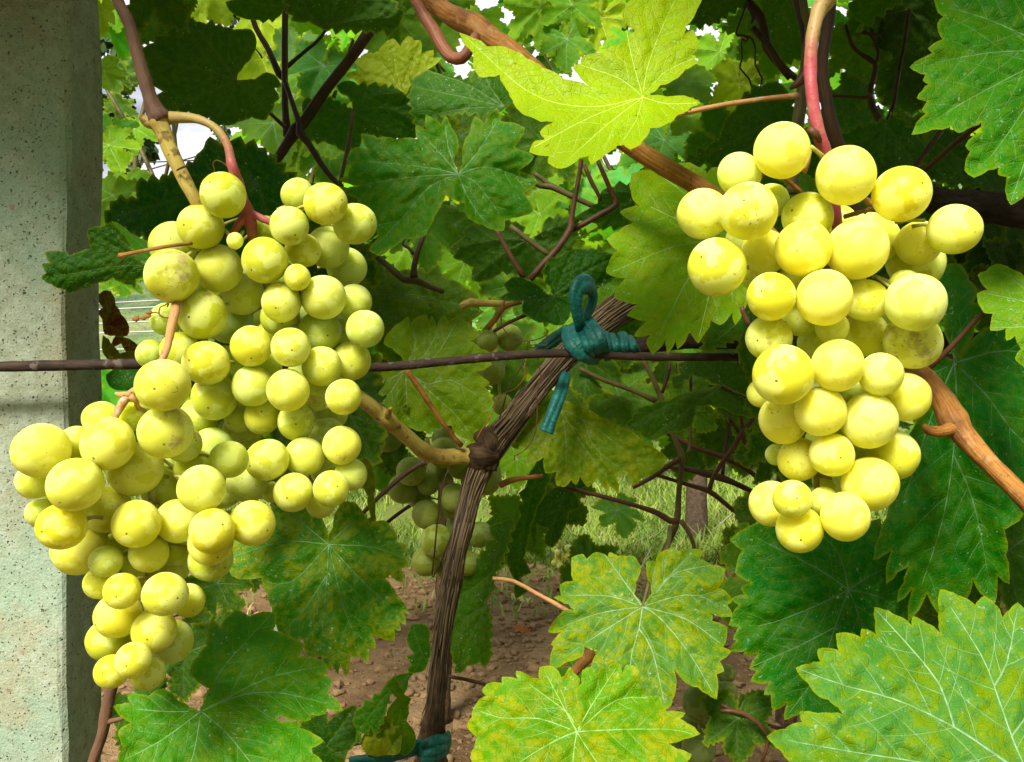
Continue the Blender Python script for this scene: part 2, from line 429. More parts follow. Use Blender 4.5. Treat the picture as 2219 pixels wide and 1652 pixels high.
def secondary(main, outline, r, start=.16, gap=.13, reach=.42):
    """side veins off one main vein polyline"""
    m = np.array(main, float); d = np.linalg.norm(np.diff(m, axis=0), axis=1); s = np.concatenate([[0], np.cumsum(d)]); L = s[-1]
    out = []; t = start; side = r.choice([-1, 1])
    while t < .92:
        q = np.array([np.interp(t * L, s, m[:, 0]), np.interp(t * L, s, m[:, 1])])
        q2 = np.array([np.interp(min(t * L + .05 * L, L), s, m[:, 0]), np.interp(min(t * L + .05 * L, L), s, m[:, 1])])
        tg = q2 - q; a = math.atan2(tg[1], tg[0]) + side * math.radians(r.uniform(42, 56))
        ln = L * (reach * (1 - t) + .10) * r.uniform(.8, 1.15); pts = [q]; k = 5
        for j in range(k):
            a -= side * math.radians(3.5)
            pts.append(pts[-1] + np.array([math.cos(a), math.sin(a)]) * ln / k)
        pts = np.array(pts); ok = inside(outline, pts[1:]); n = 1
        for j in range(k):
            if ok[j]: n += 1
            else: break
        if n >= 3: out.append(pts[:n])
        side = -side; t += gap * r.uniform(.75, 1.2) * .75
    return out

def leaf_geometry(outline, J, mains, tooth, r, res=1500, fold=1.0, pucker=1.0, wave=1.0, curl=1.0, sec=True, vein_w=1.0):
    """everything in 2D study units; returns 2D verts, faces, relief (towards the viewer, in the same units), vein and edge fields, vein lines with relief"""
    ol = serrate(outline, tooth, r)
    area = abs(poly_area(ol)); R = math.sqrt(area / 2.4); sp = math.sqrt(area / res)
    J = np.array(J, float); mains = [np.array(m, float) for m in mains]
    # smooth the mains
    sm = []
    for m in mains:
        if len(m) > 2:
            c, _ = catmull([np.append(q, 0) for q in m], [1] * len(m), R * .12); m = c[:, :2]
        sm.append(m)
    mains = sm
    seconds = []
    if sec:
        for m in mains: seconds += secondary(m, ol, r)
    x0, y0 = ol.min(0); x1, y1 = ol.max(0)
    gx, gy = np.meshgrid(np.arange(x0, x1, sp), np.arange(y0, y1, sp * .866))
    gx = gx + (np.arange(gx.shape[0]) % 2)[:, None] * sp * .5
    g = np.stack([gx.ravel(), gy.ravel()], 1) + r.normal(0, sp * .08, (gx.size, 2))
    g = g[inside(ol, g)]
    osg = np.concatenate([ol, np.roll(ol, -1, axis=0)], 1)
    g = g[seg_dist(g, osg) > sp * .45]
    # the veins themselves are lines of the mesh, so that the relief follows them exactly
    def even(l, st):
        d = np.concatenate([[0], np.cumsum(np.linalg.norm(np.diff(l, axis=0), axis=1))]); k = max(2, int(d[-1] / st) + 1)
        t = np.linspace(0, d[-1], k); return np.stack([np.interp(t, d, l[:, 0]), np.interp(t, d, l[:, 1])], 1)
    mains = [even(m, sp * .9) for m in mains]; seconds = [even(m, sp * .9) for m in seconds]
    vl = [(m[inside(ol, m)]) for m in mains + seconds]; vl = [m[seg_dist(m, osg) > sp * .5] for m in vl if len(m) > 1]; vl = [m for m in vl if len(m) > 1]
    edges = [(i, (i + 1) % len(ol)) for i in range(len(ol))]; vp = []; o_ = len(ol)
    for m in vl:
        vp.append(m)
        edges += [(o_ + i, o_ + i + 1) for i in range(len(m) - 1) if np.linalg.norm(m[i] - m[i + 1]) < sp * 2.5]; o_ += len(m)
    if vp:
        vp = np.concatenate(vp)
        vs_ = np.concatenate([np.concatenate([m[:-1], m[1:]], 1) for m in vl]); g = g[seg_dist(g, vs_) > sp * .5]
        allp = np.concatenate([ol, vp, g])
    else: allp = np.concatenate([ol, g])
    n = len(ol)
    res_ = geometry.delaunay_2d_cdt([Vector(q) for q in allp.tolist()], edges, [], 1, 1e-5)
    v2 = np.array([tuple(q) for q in res_[0]]); faces = [tuple(f) for f in res_[2]]
    if not faces: raise RuntimeError('leaf without faces')
    def segs(lines):
        s = [np.concatenate([l[:-1], l[1:]], 1) for l in lines if len(l) > 1]
        return np.concatenate(s) if s else np.zeros((0, 4))
    sm_, ss_ = segs(mains), segs(seconds)
    ph = r.uniform(0, 6.28, 8)
    jag = max(R * .02, 1e-6)
    def relief(q):
        dm = seg_dist(q, sm_) if len(sm_) else np.full(len(q), 1e9)
        ds = seg_dist(q, ss_) if len(ss_) else np.full(len(q), 1e9)
        d = q - J; rad = np.linalg.norm(d, axis=1) / R; ang = np.arctan2(d[:, 1], d[:, 0])
        h = -fold * R * (.040 * np.exp(-(dm / (R * .09)) ** 2) + .022 * np.exp(-(ds / (R * .05)) ** 2))
        u = q / R
        h += pucker * R * (.012 * np.sin(u[:, 0] * 17 + ph[0] + 2 * np.sin(u[:, 1] * 9 + ph[1])) * np.sin(u[:, 1] * 15 + ph[2]) + .006 * np.sin(u[:, 0] * 37 + ph[5]) * np.sin(u[:, 1] * 33 + ph[6]))
        h += wave * R * rad * (.055 * np.sin(3 * ang + ph[3]) + .035 * np.sin(5 * ang + ph[4]) + .02 * np.sin(9 * ang + ph[7]))
        h -= curl * R * .085 * rad ** 2
        return h
    de = seg_dist(v2, osg)
    h = relief(v2)
    h += wave * R * .02 * np.exp(-de / (R * .05)) * np.sin(np.arctan2(v2[:, 1] - J[1], v2[:, 0] - J[0]) * 13 + ph[0])
    dm = seg_dist(v2, sm_) if len(sm_) else np.full(len(v2), 1e9)
    ds = seg_dist(v2, ss_) if len(ss_) else np.full(len(v2), 1e9)
    vein = np.maximum(np.exp(-(dm / (R * .035)) ** 2), .6 * np.exp(-(ds / (R * .024)) ** 2))
    edge = np.exp(-de / (R * .012))
    lines = [(m, relief(m), R * .0095 * vein_w, R * .003) for m in mains if len(m) > 1] + [(m, relief(m), R * .0027 * vein_w, R * .001) for m in seconds]
    return v2, faces, h, vein, edge, lines, R

def add_attr(me, name, vals):
    a = me.attributes.new(name, 'FLOAT', 'POINT'); a.data.foreach_set('value', np.asarray(vals, np.float32))

def vein_ribbons(lines, to3d, lift):
    """each vein a low three-sided ridge; to3d(points2, height) -> 3D"""
    V, Fc = [], []; o = 0
    for m, h, w0, w1 in lines:
        n = len(m); w = np.linspace(w0, w1, n)
        t = np.gradient(m, axis=0); t /= np.linalg.norm(t, axis=1)[:, None] + 1e-9
        nn = np.stack([-t[:, 1], t[:, 0]], 1)
        a = to3d(m + nn * w[:, None], h - w * .2); b = to3d(m, h + w * .6 * lift + w * .1); c = to3d(m - nn * w[:, None], h - w * .2)
        V.append(np.stack([a, b, c], 1).reshape(-1, 3))
        for i in range(n - 1):
            q = o + i * 3
            Fc += [(q, q + 1, q + 4, q + 3), (q + 1, q + 2, q + 5, q + 4)]
        o += n * 3
    return np.concatenate(V), Fc

def hero_leaf(vine, outline, J, mains, d0, slope=(0, 0), color=(.06, .15, .02), mottle=.3, back=False, tooth=26, label=None,
              petiole=None, pet_mat=None, fold_line=None, bendf=None, res=1500, fold=1.0, pucker=1.0, wave=1.0, curl=1.0, seed=None, vein_w=1.0, sec=True):
    r = np.random.default_rng(seed if seed is not None else int(outline[0][0] * 7 + outline[1][1] * 13) % 99991)
    sg = -1 if back else 1
    v2, faces, h, vein, edge, lines, R = leaf_geometry(outline, J, mains, tooth, r, res, fold * sg, pucker, wave, curl, sec, vein_w)
    m = d0 / F; Jx, Jy = J
    def to3d(q, hh):
        dep = d0 + slope[0] * (q[:, 0] - Jx) * m + slope[1] * (q[:, 1] - Jy) * m - hh * m
        if bendf is not None: dep = dep + bendf(q[:, 0], q[:, 1]) * m
        dep = np.maximum(dep, .08)
        return np.stack([(q[:, 0] - CX) / F * dep, dep, H - (q[:, 1] - CY) / F * dep], 1)
    v3 = to3d(v2, h)
    # the upper side faces the viewer unless back: fix the winding from the projected area
    a = v2[list(faces[0])]; ar = poly_area(a)
    sgn = ar < 0 if not back else ar > 0      # study y runs down, so positive area = clockwise seen from the camera
    faces = [f if sgn else f[::-1] for f in faces]
    og = to3d(np.array([J], float), np.array([0.0]))[0]
    o = mesh_obj('leaf', v3, faces, M_LEAF, vine, origin=og)
    add_attr(o.data, 'vein', vein); add_attr(o.data, 'edge', edge)
    o.color = (*color, mottle)
    if label: o['label'] = label
    vv, vf = vein_ribbons(lines, to3d, 1.0)
    vo = mesh_obj('vein', vv, vf, M_VEIN, o, origin=og); vo.color = o.color
    if petiole:
        k = len(petiole)
        pts = [(x, y, w, dd) for x, y, w, dd in petiole]
        pix_tube('petiole', pts, pet_mat or M_STEM_RED, o, 8, rough=.04)
    return o

# ---- leaf templates for the smaller leaves of the canopy: one unit from stalk to tip, in the XY plane, upper side +Z
def template_outline(r):
    base = [(0, 1.0), (22, .80), (34, .66), (53, .95), (76, .76), (88, .66), (110, .84), (135, .74), (154, .66), (170, .42)]
    depth = r.uniform(.0, .16); pts = []
    for sgn in (1, -1):
        seq = []
        for a, q in base:
            if a == 0 and sgn == -1: continue
            qq = q * r.uniform(.93, 1.07)
            if a in (34, 88): qq -= depth
            seq.append((math.radians(a + r.uniform(-3, 3)) * sgn, qq))
        pts.append(seq)
    seq = pts[0] + [(math.radians(179), .10)] + pts[1][::-1]
    return [(math.sin(a) * q, -math.cos(a) * q) for a, q in seq]

def make_template(seed, res, tooth, veins=True):
    r = np.random.default_rng(seed)
    ol = template_outline(r)
    tips = [ol[0], ol[3], ol[6], ol[8], ol[-3], ol[-6], ol[-8]]
    mains = [[(0, 0), (t[0] * .5 + r.normal(0, .02), t[1] * .5 + r.normal(0, .02)), (t[0] * .95, t[1] * .95)] for t in tips]
    fold = r.uniform(.8, 1.8)
    v2, faces, h, vein, edge, lines, R = leaf_geometry(ol, (0, 0), mains, tooth, r, res, fold, 1.0, r.uniform(.8, 2.4), r.uniform(.2, 2.6), veins)
    v3 = np.stack([v2[:, 0], v2[:, 1], h], 1)
    a = v2[list(faces[0])]
    if poly_area(a) < 0: faces = [f[::-1] for f in faces]
    me = bpy.data.meshes.new('leaf')
    nv = len(v3)
    if veins:
        vv, vf = vein_ribbons(lines, lambda q, hh: np.stack([q[:, 0], q[:, 1], hh], 1), 1.0)
        # the same ridge on the underside
        vv2, vf2 = vein_ribbons([(m, -hh, a, b) for m, hh, a, b in lines], lambda q, hh: np.stack([q[:, 0], q[:, 1], -hh], 1), 1.0)
        V = np.concatenate([v3, vv, vv2])
        Fc = faces + [tuple(i + nv for i in f) for f in vf] + [tuple(i + nv + len(vv) for i in f) for f in vf2]
    else:
        V, Fc = v3, faces
    me.from_pydata(V.tolist(), [], Fc); me.update()
    me.polygons.foreach_set('use_smooth', [True] * len(me.polygons))
    me.materials.append(M_LEAFT); me.materials.append(M_VEIN)
    mi = np.zeros(len(Fc), np.int32); mi[len(faces):] = 1
    me.polygons.foreach_set('material_index', mi)
    pad = np.zeros(len(V) - nv)
    add_attr(me, 'vein', np.concatenate([vein, pad + 1])); add_attr(me, 'edge', np.concatenate([edge, pad]))
    return me

T_FINE = [make_template(100 + i, 420, .13) for i in range(7)]
T_MID = [make_template(200 + i, 110, .17, False) for i in range(7)]

GREENS = [(.045, .12, .014), (.06, .15, .018), (.075, .17, .02), (.05, .13, .03), (.10, .19, .02)]
def place_leaf(vine, pos, R, spin=0, pitch=0, yaw=0, back=False, color=None, mottle=.2, meshes=None, label=None, name='leaf'):
    """pos: world position of the stalk; spin turns the tip in the leaf plane; pitch < 0 turns the upper side to the sky"""
    me = random.choice(meshes or T_FINE)
    o = bpy.data.objects.new(name, me); link(o, vine)
    rot = Matrix.Rotation(math.radians(yaw), 4, 'Z') @ Matrix.Rotation(math.radians(pitch), 4, 'X') @ Matrix.Rotation(math.radians(90), 4, 'X') @ Matrix.Rotation(math.radians(spin), 4, 'Z')
    if back: rot = rot @ Matrix.Rotation(math.pi, 4, 'Y')
    o.rotation_euler = rot.to_euler(); o.scale = (R, R, R)
    o.location = Vector(pos) - world_loc(vine)
    c = color or random.choice(GREENS); j = random.uniform(.85, 1.2)
    o.color = (c[0] * j, c[1] * j, c[2] * j, mottle)
    if label: o['label'] = label
    return o

def mid_leaf(vine, x, y, d, size, spin=0, pitch=-25, yaw=0, **kw):
    """size: stalk-to-tip length in study pixels at that depth"""
    return place_leaf(vine, P(x, y, d), size / F * d, spin, pitch, yaw, **kw)

# ------------------------------------------------------------------ ground, hillside, grass
def fbm2(x, y, seed, octs=5, base=1.0):
    r = np.random.default_rng(seed); out = np.zeros_like(x); a = 1.0; f = base
    for o in range(octs):
        for k in range(3):
            th = r.uniform(0, 6.28); p = r.uniform(0, 6.28); q = r.uniform(0, 6.28)
            out += a / 3 * np.sin((x * math.cos(th) + y * math.sin(th)) * f + p + 1.7 * np.sin((x * math.sin(th) - y * math.cos(th)) * f * .7 + q))
        a *= .55; f *= 2.03
    return out

def ground_height(x, y):
    near = np.exp(-((y - 2.4) / 1.6) ** 2)
    return .015 * fbm2(x, y, 3, 3, 2.0) * near + .009 * np.abs(fbm2(x, y, 5, 3, 22.0)) * near - .03

xs = np.concatenate([-np.geomspace(900, 2.8, 40), np.linspace(-2.6, 2.6, 260), np.geomspace(2.8, 900, 40)])
ys = np.concatenate([-np.geomspace(600, .4, 14), [0.2], np.linspace(.6, 5.5, 270), np.geomspace(5.7, 1500, 60)])
gx, gy = np.meshgrid(xs, ys)
gz = ground_height(gx, gy)
nx, ny = len(xs), len(ys)
gv = np.stack([gx.ravel(), gy.ravel(), gz.ravel()], 1)
gf = [(j * nx + i, j * nx + i + 1, (j + 1) * nx + i + 1, (j + 1) * nx + i) for j in range(ny - 1) for i in range(nx - 1)]
s = NT('soil_and_turf'); geo = s.n('ShaderNodeNewGeometry'); pos = geo.outputs['Position']
sx = s.n('ShaderNodeSeparateXYZ'); s.l(pos, sx.inputs[0])
n1 = s.noise(pos, 6, 5, .65); n2 = s.noise(pos, 60, 4, .7); n3 = s.noise(pos, 240, 3, .7)
soil = s.mix(s.ramp(n1, .3, .7), (.19, .108, .047), (.36, .23, .11))
soil = s.mix(s.math('MULTIPLY', s.ramp(n2, .5, .7), .6), soil, (.09, .05, .025))
soil = s.mix(s.math('MULTIPLY', s.ramp(n3, .55, .75), .4), soil, (.36, .26, .15))
turf = s.mix(n2, (.14, .20, .03), (.22, .25, .05))
turf = s.mix(s.math('MULTIPLY', s.ramp(n1, .5, .7), .6), turf, (.15, .10, .05))
edge = s.math('ADD', sx.outputs['Y'], s.math('MULTIPLY', n1, 1.6))
c = s.mix(s.ramp(edge, 4.2, 4.7), soil, turf)
p = s.bsdf(Base_Color=c, Roughness=.95); p.inputs['Specular IOR Level'].default_value = .1
s.l(s.bump(s.math('ADD', n2, s.math('MULTIPLY', n3, .5)), 1.0, .02), p.inputs['Normal']); s.l(p.outputs[0], s.out.inputs[0])
ground = mesh_obj('ground', gv, gf, s.m, origin=(0, 0, 0)); tag(ground, kind='structure')

# clods of soil lying on the ground
def clod_field():
    V, Fc = [], []; o = 0; r = np.random.default_rng(21)
    bm = bmesh.new(); bmesh.ops.create_icosphere(bm, subdivisions=2, radius=1)
    bv = np.array([tuple(v.co) for v in bm.verts]); bf = [tuple(v.index for v in f.verts) for f in bm.faces]; bm.free()
    for i in range(9000):
        y = r.uniform(1.15, 4.0); x = r.uniform(-.75, .75) * y * .9
        sz = .003 + .014 * r.random() ** 4
        q = bv * (1 + .28 * np.sin(bv[:, [1]] * r.uniform(3, 7) + r.uniform(0, 6)) + .22 * np.sin(bv[:, [0]] * r.uniform(3, 6) + r.uniform(0, 6)) + r.normal(0, .20, (len(bv), 1)))
        q = q * sz * np.array([r.uniform(.8, 1.4), r.uniform(.8, 1.3), r.uniform(.55, .9)])
        th = r.uniform(0, 6.28); cth, sth = math.cos(th), math.sin(th)
        q = np.stack([q[:, 0] * cth - q[:, 1] * sth, q[:, 0] * sth + q[:, 1] * cth, q[:, 2]], 1)
        q += np.array([x, y, float(ground_height(np.array(x), np.array(y))) + sz * .25])
        V.append(q); Fc += [tuple(k + o for k in f) for f in bf]; o += len(q)
    return np.concatenate(V), Fc
s = NT('soil_clod'); vec, oi, tc = s.objvec(0); n = s.noise(vec, 50, 4, .7); nn = s.noise(vec, 300, 3, .7)
c = s.mix(n, (.15, .088, .04), (.30, .19, .095)); p = s.bsdf(Base_Color=c, Roughness=.95); p.inputs['Specular IOR Level'].default_value = .1
s.l(s.bump(nn, .9, .004), p.inputs['Normal']); s.l(p.outputs[0], s.out.inputs[0])
cv, cf = clod_field()
clods = mesh_obj('soil_clods', cv, cf, s.m, origin=(0, 0, 0))
tag(clods, 'loose brown clods of soil scattered below the vines', 'soil clods', kind='stuff')

# grass behind the soil strip
def grass_blades(n, y0, y1, spread, hmin, hmax, seed, density_power=1.0, xr=None):
    r = np.random.default_rng(seed)
    y = y0 + (y1 - y0) * r.random(n) ** density_power
    x = r.uniform(-spread, spread, n) * y if xr is None else r.uniform(xr[0], xr[1], n)
    keep = fbm2(x, y, 9, 3, 2.2) + r.normal(0, .35, n) > -.35
    x, y = x[keep], y[keep]; n = len(x)
    zb = ground_height(x, y); hgt = r.uniform(hmin, hmax, n) * (1 + .3 * fbm2(x, y, 12, 2, 1.3)); hgt = np.clip(hgt, .02, 1)
    th = r.uniform(0, 6.28, n); lean = r.uniform(.1, 1.5, n) * hgt; w = r.uniform(.0016, .0042, n) * (1 + y * .10)
    tw = th + r.uniform(1, 2, n)
    V = np.zeros((n, 5, 3))
    wx, wy = np.cos(tw) * w, np.sin(tw) * w
    for k, t in ((0, 0), (1, 0), (2, .55), (3, .55), (4, 1)):
        sgn = -1 if k in (0, 2) else (1 if k in (1, 3) else 0); ww = 1 if t == 0 else .75
        V[:, k, 0] = x + np.cos(th) * lean * t ** 1.7 + sgn * wx * ww
        V[:, k, 1] = y + np.sin(th) * lean * t ** 1.7 + sgn * wy * ww
        V[:, k, 2] = zb + hgt * t * (1 - .25 * t)
    idx = np.arange(n) * 5
    quads = np.stack([idx, idx + 1, idx + 3, idx + 2], 1); tris = np.stack([idx + 2, idx + 3, idx + 4], 1)
    return V.reshape(-1, 3), [tuple(q) for q in quads.tolist()] + [tuple(q) for q in tris.tolist()]
def grass_material(name, a, b, d):
    s = NT(name); geo = s.n('ShaderNodeNewGeometry'); pos = geo.outputs['Position']
    n = s.noise(pos, 9, 3, .6); m = geo.outputs['Random Per Island']
    c = s.mix(n, a, b); c = s.mix(s.ramp(m, .72, .95), c, d); c = s.mix(s.math('MULTIPLY', s.ramp(s.noise(pos, 3.5, 2), .4, .62), .65), c, (.05, .12, .015))
    p = s.bsdf(Base_Color=c, Roughness=.55); p.inputs['Specular IOR Level'].default_value = .3
    tr = s.n('ShaderNodeBsdfTranslucent'); s.l(c, tr.inputs[0]); mx = s.n('ShaderNodeMixShader'); mx.inputs[0].default_value = .35
    s.l(p.outputs[0], mx.inputs[1]); s.l(tr.outputs[0], mx.inputs[2]); s.l(mx.outputs[0], s.out.inputs[0]); return s.m
M_GRASS = grass_material('grass', (.16, .28, .025), (.26, .34, .04), (.42, .39, .13))
gV, gF = grass_blades(42000, 3.7, 11.0, .62, .05, .17, 31, 1.5)
gr = mesh_obj('grass', gV, gF, M_GRASS, origin=(0, 0, 0), smooth=False)
tag(gr, 'green and straw-coloured grass growing beyond the bare soil strip', 'grass', kind='stuff')
gV, gF = grass_blades(2600, 2.9, 3.9, .62, .03, .10, 33, 1.0)
gr2 = mesh_obj('grass', gV, gF, M_GRASS, origin=(0, 0, 0), smooth=False)
tag(gr2, 'sparse low weeds on the near edge of the grass by the soil', 'grass', kind='stuff')

# hillside far behind with wooded slope
hx = np.linspace(-420, 420, 120); hy = np.linspace(0, 1, 40)
hX, hT = np.meshgrid(hx, hy); hY = 120 + hT * 260
hZ = -2 + (hT ** .8) * (78 + 12 * np.sin(hX * .013 + 1) + 5 * np.sin(hX * .041)) + 1.5 * fbm2(hX, hY, 44, 4, .08)
hv = np.stack([hX.ravel(), hY.ravel(), hZ.ravel()], 1)
hf = [(j * 120 + i, j * 120 + i + 1, (j + 1) * 120 + i + 1, (j + 1) * 120 + i) for j in range(39) for i in range(119)]
s = NT('wooded_slope'); geo = s.n('ShaderNodeNewGeometry'); pos = geo.outputs['Position']
n = s.noise(pos, .12, 5, .65); m = s.noise(pos, .02, 3); c = s.mix(s.ramp(n, .35, .65), (.02, .055, .012), (.085, .14, .03))
c = s.mix(s.math('MULTIPLY', s.ramp(m, .55, .65), .7), c, (.20, .21, .07))
p = s.bsdf(Base_Color=c, Roughness=.9); s.l(s.bump(n, 1, 6.0), p.inputs['Normal']); s.l(p.outputs[0], s.out.inputs[0])
tag(mesh_obj('hillside', hv, hf, s.m, origin=(0, 0, 0)), kind='structure')

# ------------------------------------------------------------------ the concrete post on the left
def bevel_box(x0, x1, y0, y1, z0, z1, b, nx_=1, nz_=1):
    bm = bmesh.new(); bmesh.ops.create_cube(bm, size=1)
    for v in bm.verts:
        v.co = Vector(((x0 + x1) / 2 + v.co.x * (x1 - x0), (y0 + y1) / 2 + v.co.y * (y1 - y0), (z0 + z1) / 2 + v.co.z * (z1 - z0)))
    bmesh.ops.bevel(bm, geom=[e for e in bm.edges], offset=b, segments=3, profile=.5, affect='EDGES')
    for k in range(60):
        zc = z0 + (z1 - z0) * (k + .5) / 60
        bmesh.ops.bisect_plane(bm, geom=bm.verts[:] + bm.edges[:] + bm.faces[:], plane_co=(0, 0, zc), plane_no=(0, 0, 1))
    return bm
pe = P(143, 826, .485)          # the near right edge of the post
bm = bevel_box(pe.x - .085, pe.x, .485, .485 + .0447, -.05, 1.9, .0045)
rr = np.random.default_rng(3)
for v in bm.verts:
    v.co.x += .0009 * math.sin(v.co.z * 37) + rr.normal(0, .00035); v.co.y += .0008 * math.sin(v.co.z * 29 + 1) + rr.normal(0, .0003)
me = bpy.data.meshes.new('concrete_post'); bm.to_mesh(me); bm.free(); me.materials.append(M_CONC)
me.polygons.foreach_set('use_smooth', [False] * len(me.polygons))
post = bpy.data.objects.new('concrete_post', me); link(post)
tag(post, 'square pitted grey concrete vineyard post behind the left grapes', 'post')

# the pale concrete post of the next row, and the dark wooden post beyond the grass
q = P(613, 120, 2.35); bm = bevel_box(q.x - .033, q.x + .033, 2.35, 2.42, -.05, 1.75, .005)
me = bpy.data.meshes.new('concrete_post'); bm.to_mesh(me); bm.free(); me.materials.append(M_CONC)
tag(link(bpy.data.objects.new('concrete_post', me)) or bpy.data.objects['concrete_post.001'], 'pale concrete post of the next row half hidden by leaves', 'post')
M_POSTW = bark_material('weathered_wood', (.055, .036, .021), (.09, .06, .036), (.025, .016, .010), rough=.9, grain=14, bump=1.0)
wp = geo_obj('wooden_post', tube_geo([P(1508, 1142, 4.15) + Vector((0, 0, -.1)), P(1511, 1000, 4.17), P(1516, 860, 4.2)], [.052, .048, .047], 14, .03, rough=.05, seed=5), M_POSTW)
tag(wp, 'short dark round wooden post standing in the grass', 'post')

# trellis wire with rust, running from in front of the post to the tie and on to the right
M_WIRE = bark_material('rusty_wire', (.042, .026, .019), (.07, .04, .027), (.018, .012, .009), rough=.7, grain=6, bump=.5, spots=(.17, .13, .11))
wpts = [(-200, 797, .462), (0, 795, .462), (180, 791, .464), (340, 789, .47), (560, 794, .50), (800, 797, .55), (960, 784, .565), (1100, 771, .575), (1240, 766, .585), (1400, 773, .59), (1640, 774, .595), (2000, 775, .60), (2500, 778, .60)]
w = geo_obj('trellis_wire', tube_geo([P(x, y, d) for x, y, d in wpts], [.0029] * len(wpts), 10, .006, rough=.07, seed=8), M_WIRE)
tag(w, 'thick rust-brown trellis wire crossing in front of the post and through the tie', 'wire')
M_THINW = simple('thin_wire', (.34, .35, .33), .4, 40, .2, .6, .1, spec=.6)
for k, (xa, ya, xb, yb, d) in enumerate([(225, 660, 520, 640, 3.2), (225, 673, 520, 655, 3.3), (225, 700, 520, 690, 3.4), (225, 719, 520, 715, 3.5), (225, 752, 520, 756, 3.6)]):
    t = geo_obj('trellis_wire', tube_geo([P(xa - 250, ya + 14, d), P((xa + xb) / 2, (ya + yb) / 2, d), P(xb + 900, yb - 30, d)], [.0032] * 3, 6, .2), M_THINW)
    tag(t, ['uppermost', 'second from top', 'third from top', 'fourth from top', 'lowest'][k] + ' of the thin pale wires seen between post and grapes', 'wire', 'thin trellis wires')
for k, (xa, ya, xb, yb, d) in enumerate([(225, 354, 420, 348, 3.0), (250, 388, 560, 300, 3.0)]):
    t = geo_obj('trellis_wire', tube_geo([P(xa, ya, d), P((xa + xb) / 2, (ya + yb) / 2 + 1, d), P(xb, yb, d)], [.0022] * 3, 6, .2), M_STEM_DARK)
    tag(t, ['thin dark wire level across the bright sky gap', 'thin dark wire slanting up across the bright sky gap'][k], 'wire')

# ------------------------------------------------------------------ the near vines: trunks and canes
def vine(x, y, label, group=None):
    return empty('grape_vine', (x, y, 0), label, 'grape vine', group)
V_OLD = vine(P(935, 900, .66).x, .66, 'old grape vine with shaggy brown bark trunk bound by the teal tie')
V_LEFT = vine(P(200, 900, .52).x, .52, 'grape vine with a yellow and purple-brown shoot beside the concrete post')
V_RIGHT = vine(P(2700, 900, .5).x, .5, 'grape vine with a long glossy orange-brown cane slanting behind the right grapes')
V_DARK = vine(P(1500, 900, .95).x, .95, 'shaded grape vine with a tangle of thin bare stems above the wooden post')

# trunk of the old vine: a ridged stem plus shreds of bark
tr = [(1420, 596, 64, .70), (1372, 650, 66, .68), (1310, 695, 62, .66), (1238, 760, 48, .645), (1170, 838, 45, .64), (1110, 915, 48, .635), (1068, 965, 60, .635),
      (1042, 1015, 50, .635), (1018, 1085, 40, .64), (997, 1170, 37, .64), (983, 1240, 40, .645), (967, 1330, 37, .645), (955, 1430, 36, .65), (945, 1520, 38, .65),
      (938, 1575, 50, .655), (934, 1640, 64, .66), (930, 1800, 72, .66), (925, 2100, 86, .66), (920, 3060, 100, .66)]
trunk = pix_tube('trunk', tr, M_BARK, V_OLD, 40, step=.004, rough=.05, ridges=.085, seed=2)
r = np.random.default_rng(12)
tc3 = [P(x, y, d) for x, y, w_, d in tr]; trad = [w_ / 2 / F * d for x, y, w_, d in tr]
cc, crr = catmull(tc3[:16], trad[:16], .01)
shreds = []
for k in range(120):
    i0 = r.integers(0, len(cc) - 12); n = r.integers(5, 12); th = r.uniform(-1.2, 1.9)
    pts = []
    for j in range(n):
        i = i0 + j; T = cc[min(i + 1, len(cc) - 1)] - cc[max(i - 1, 0)]; T /= np.linalg.norm(T)
        N = np.array([0, -1.0, 0]) - T * (-T[1]); N /= np.linalg.norm(N); B = np.cross(T, N)
        lift = 1.04 + (.34 * r.random() * abs(j / (n - 1) - .5) ** 2 * 4)
        pts.append(cc[i] + crr[i] * lift * (math.cos(th) * N + math.sin(th) * B)); th += r.normal(0, .035)
    rad = r.uniform(.0005, .0011)
    shreds.append(tube_geo(pts, list(rad * np.sin(np.linspace(.35, 2.9, n))), 5, .006, flat=.5, seed=k))
s = NT('bark_shred'); vec, oi, tcd = s.objvec(); gi = s.n('ShaderNodeNewGeometry').outputs['Random Per Island']
c = s.mix(gi, (.028, .016, .008), (.21, .145, .075)); p = s.bsdf(Base_Color=c, Roughness=.85); s.l(p.outputs[0], s.out.inputs[0]); M_SHRED = s.m
geo_obj('bark_shreds', merge_geo(shreds), M_SHRED, V_OLD)['kind'] = 'stuff'
# knotted head where the young spur leaves
head = [tube_geo([P(1012, 975, .632), P(1040, 985, .63), P(1075, 985, .632)], [.005, .0105, .008], 18, .0022, rough=.22, ridges=.10, seed=4),
        tube_geo([P(1050, 930, .632), P(1062, 965, .63), P(1050, 1012, .632)], [.007, .0095, .007], 18, .0022, rough=.24, ridges=.10, seed=6)]
geo_obj('knot', merge_geo(head), M_BARK, V_OLD)

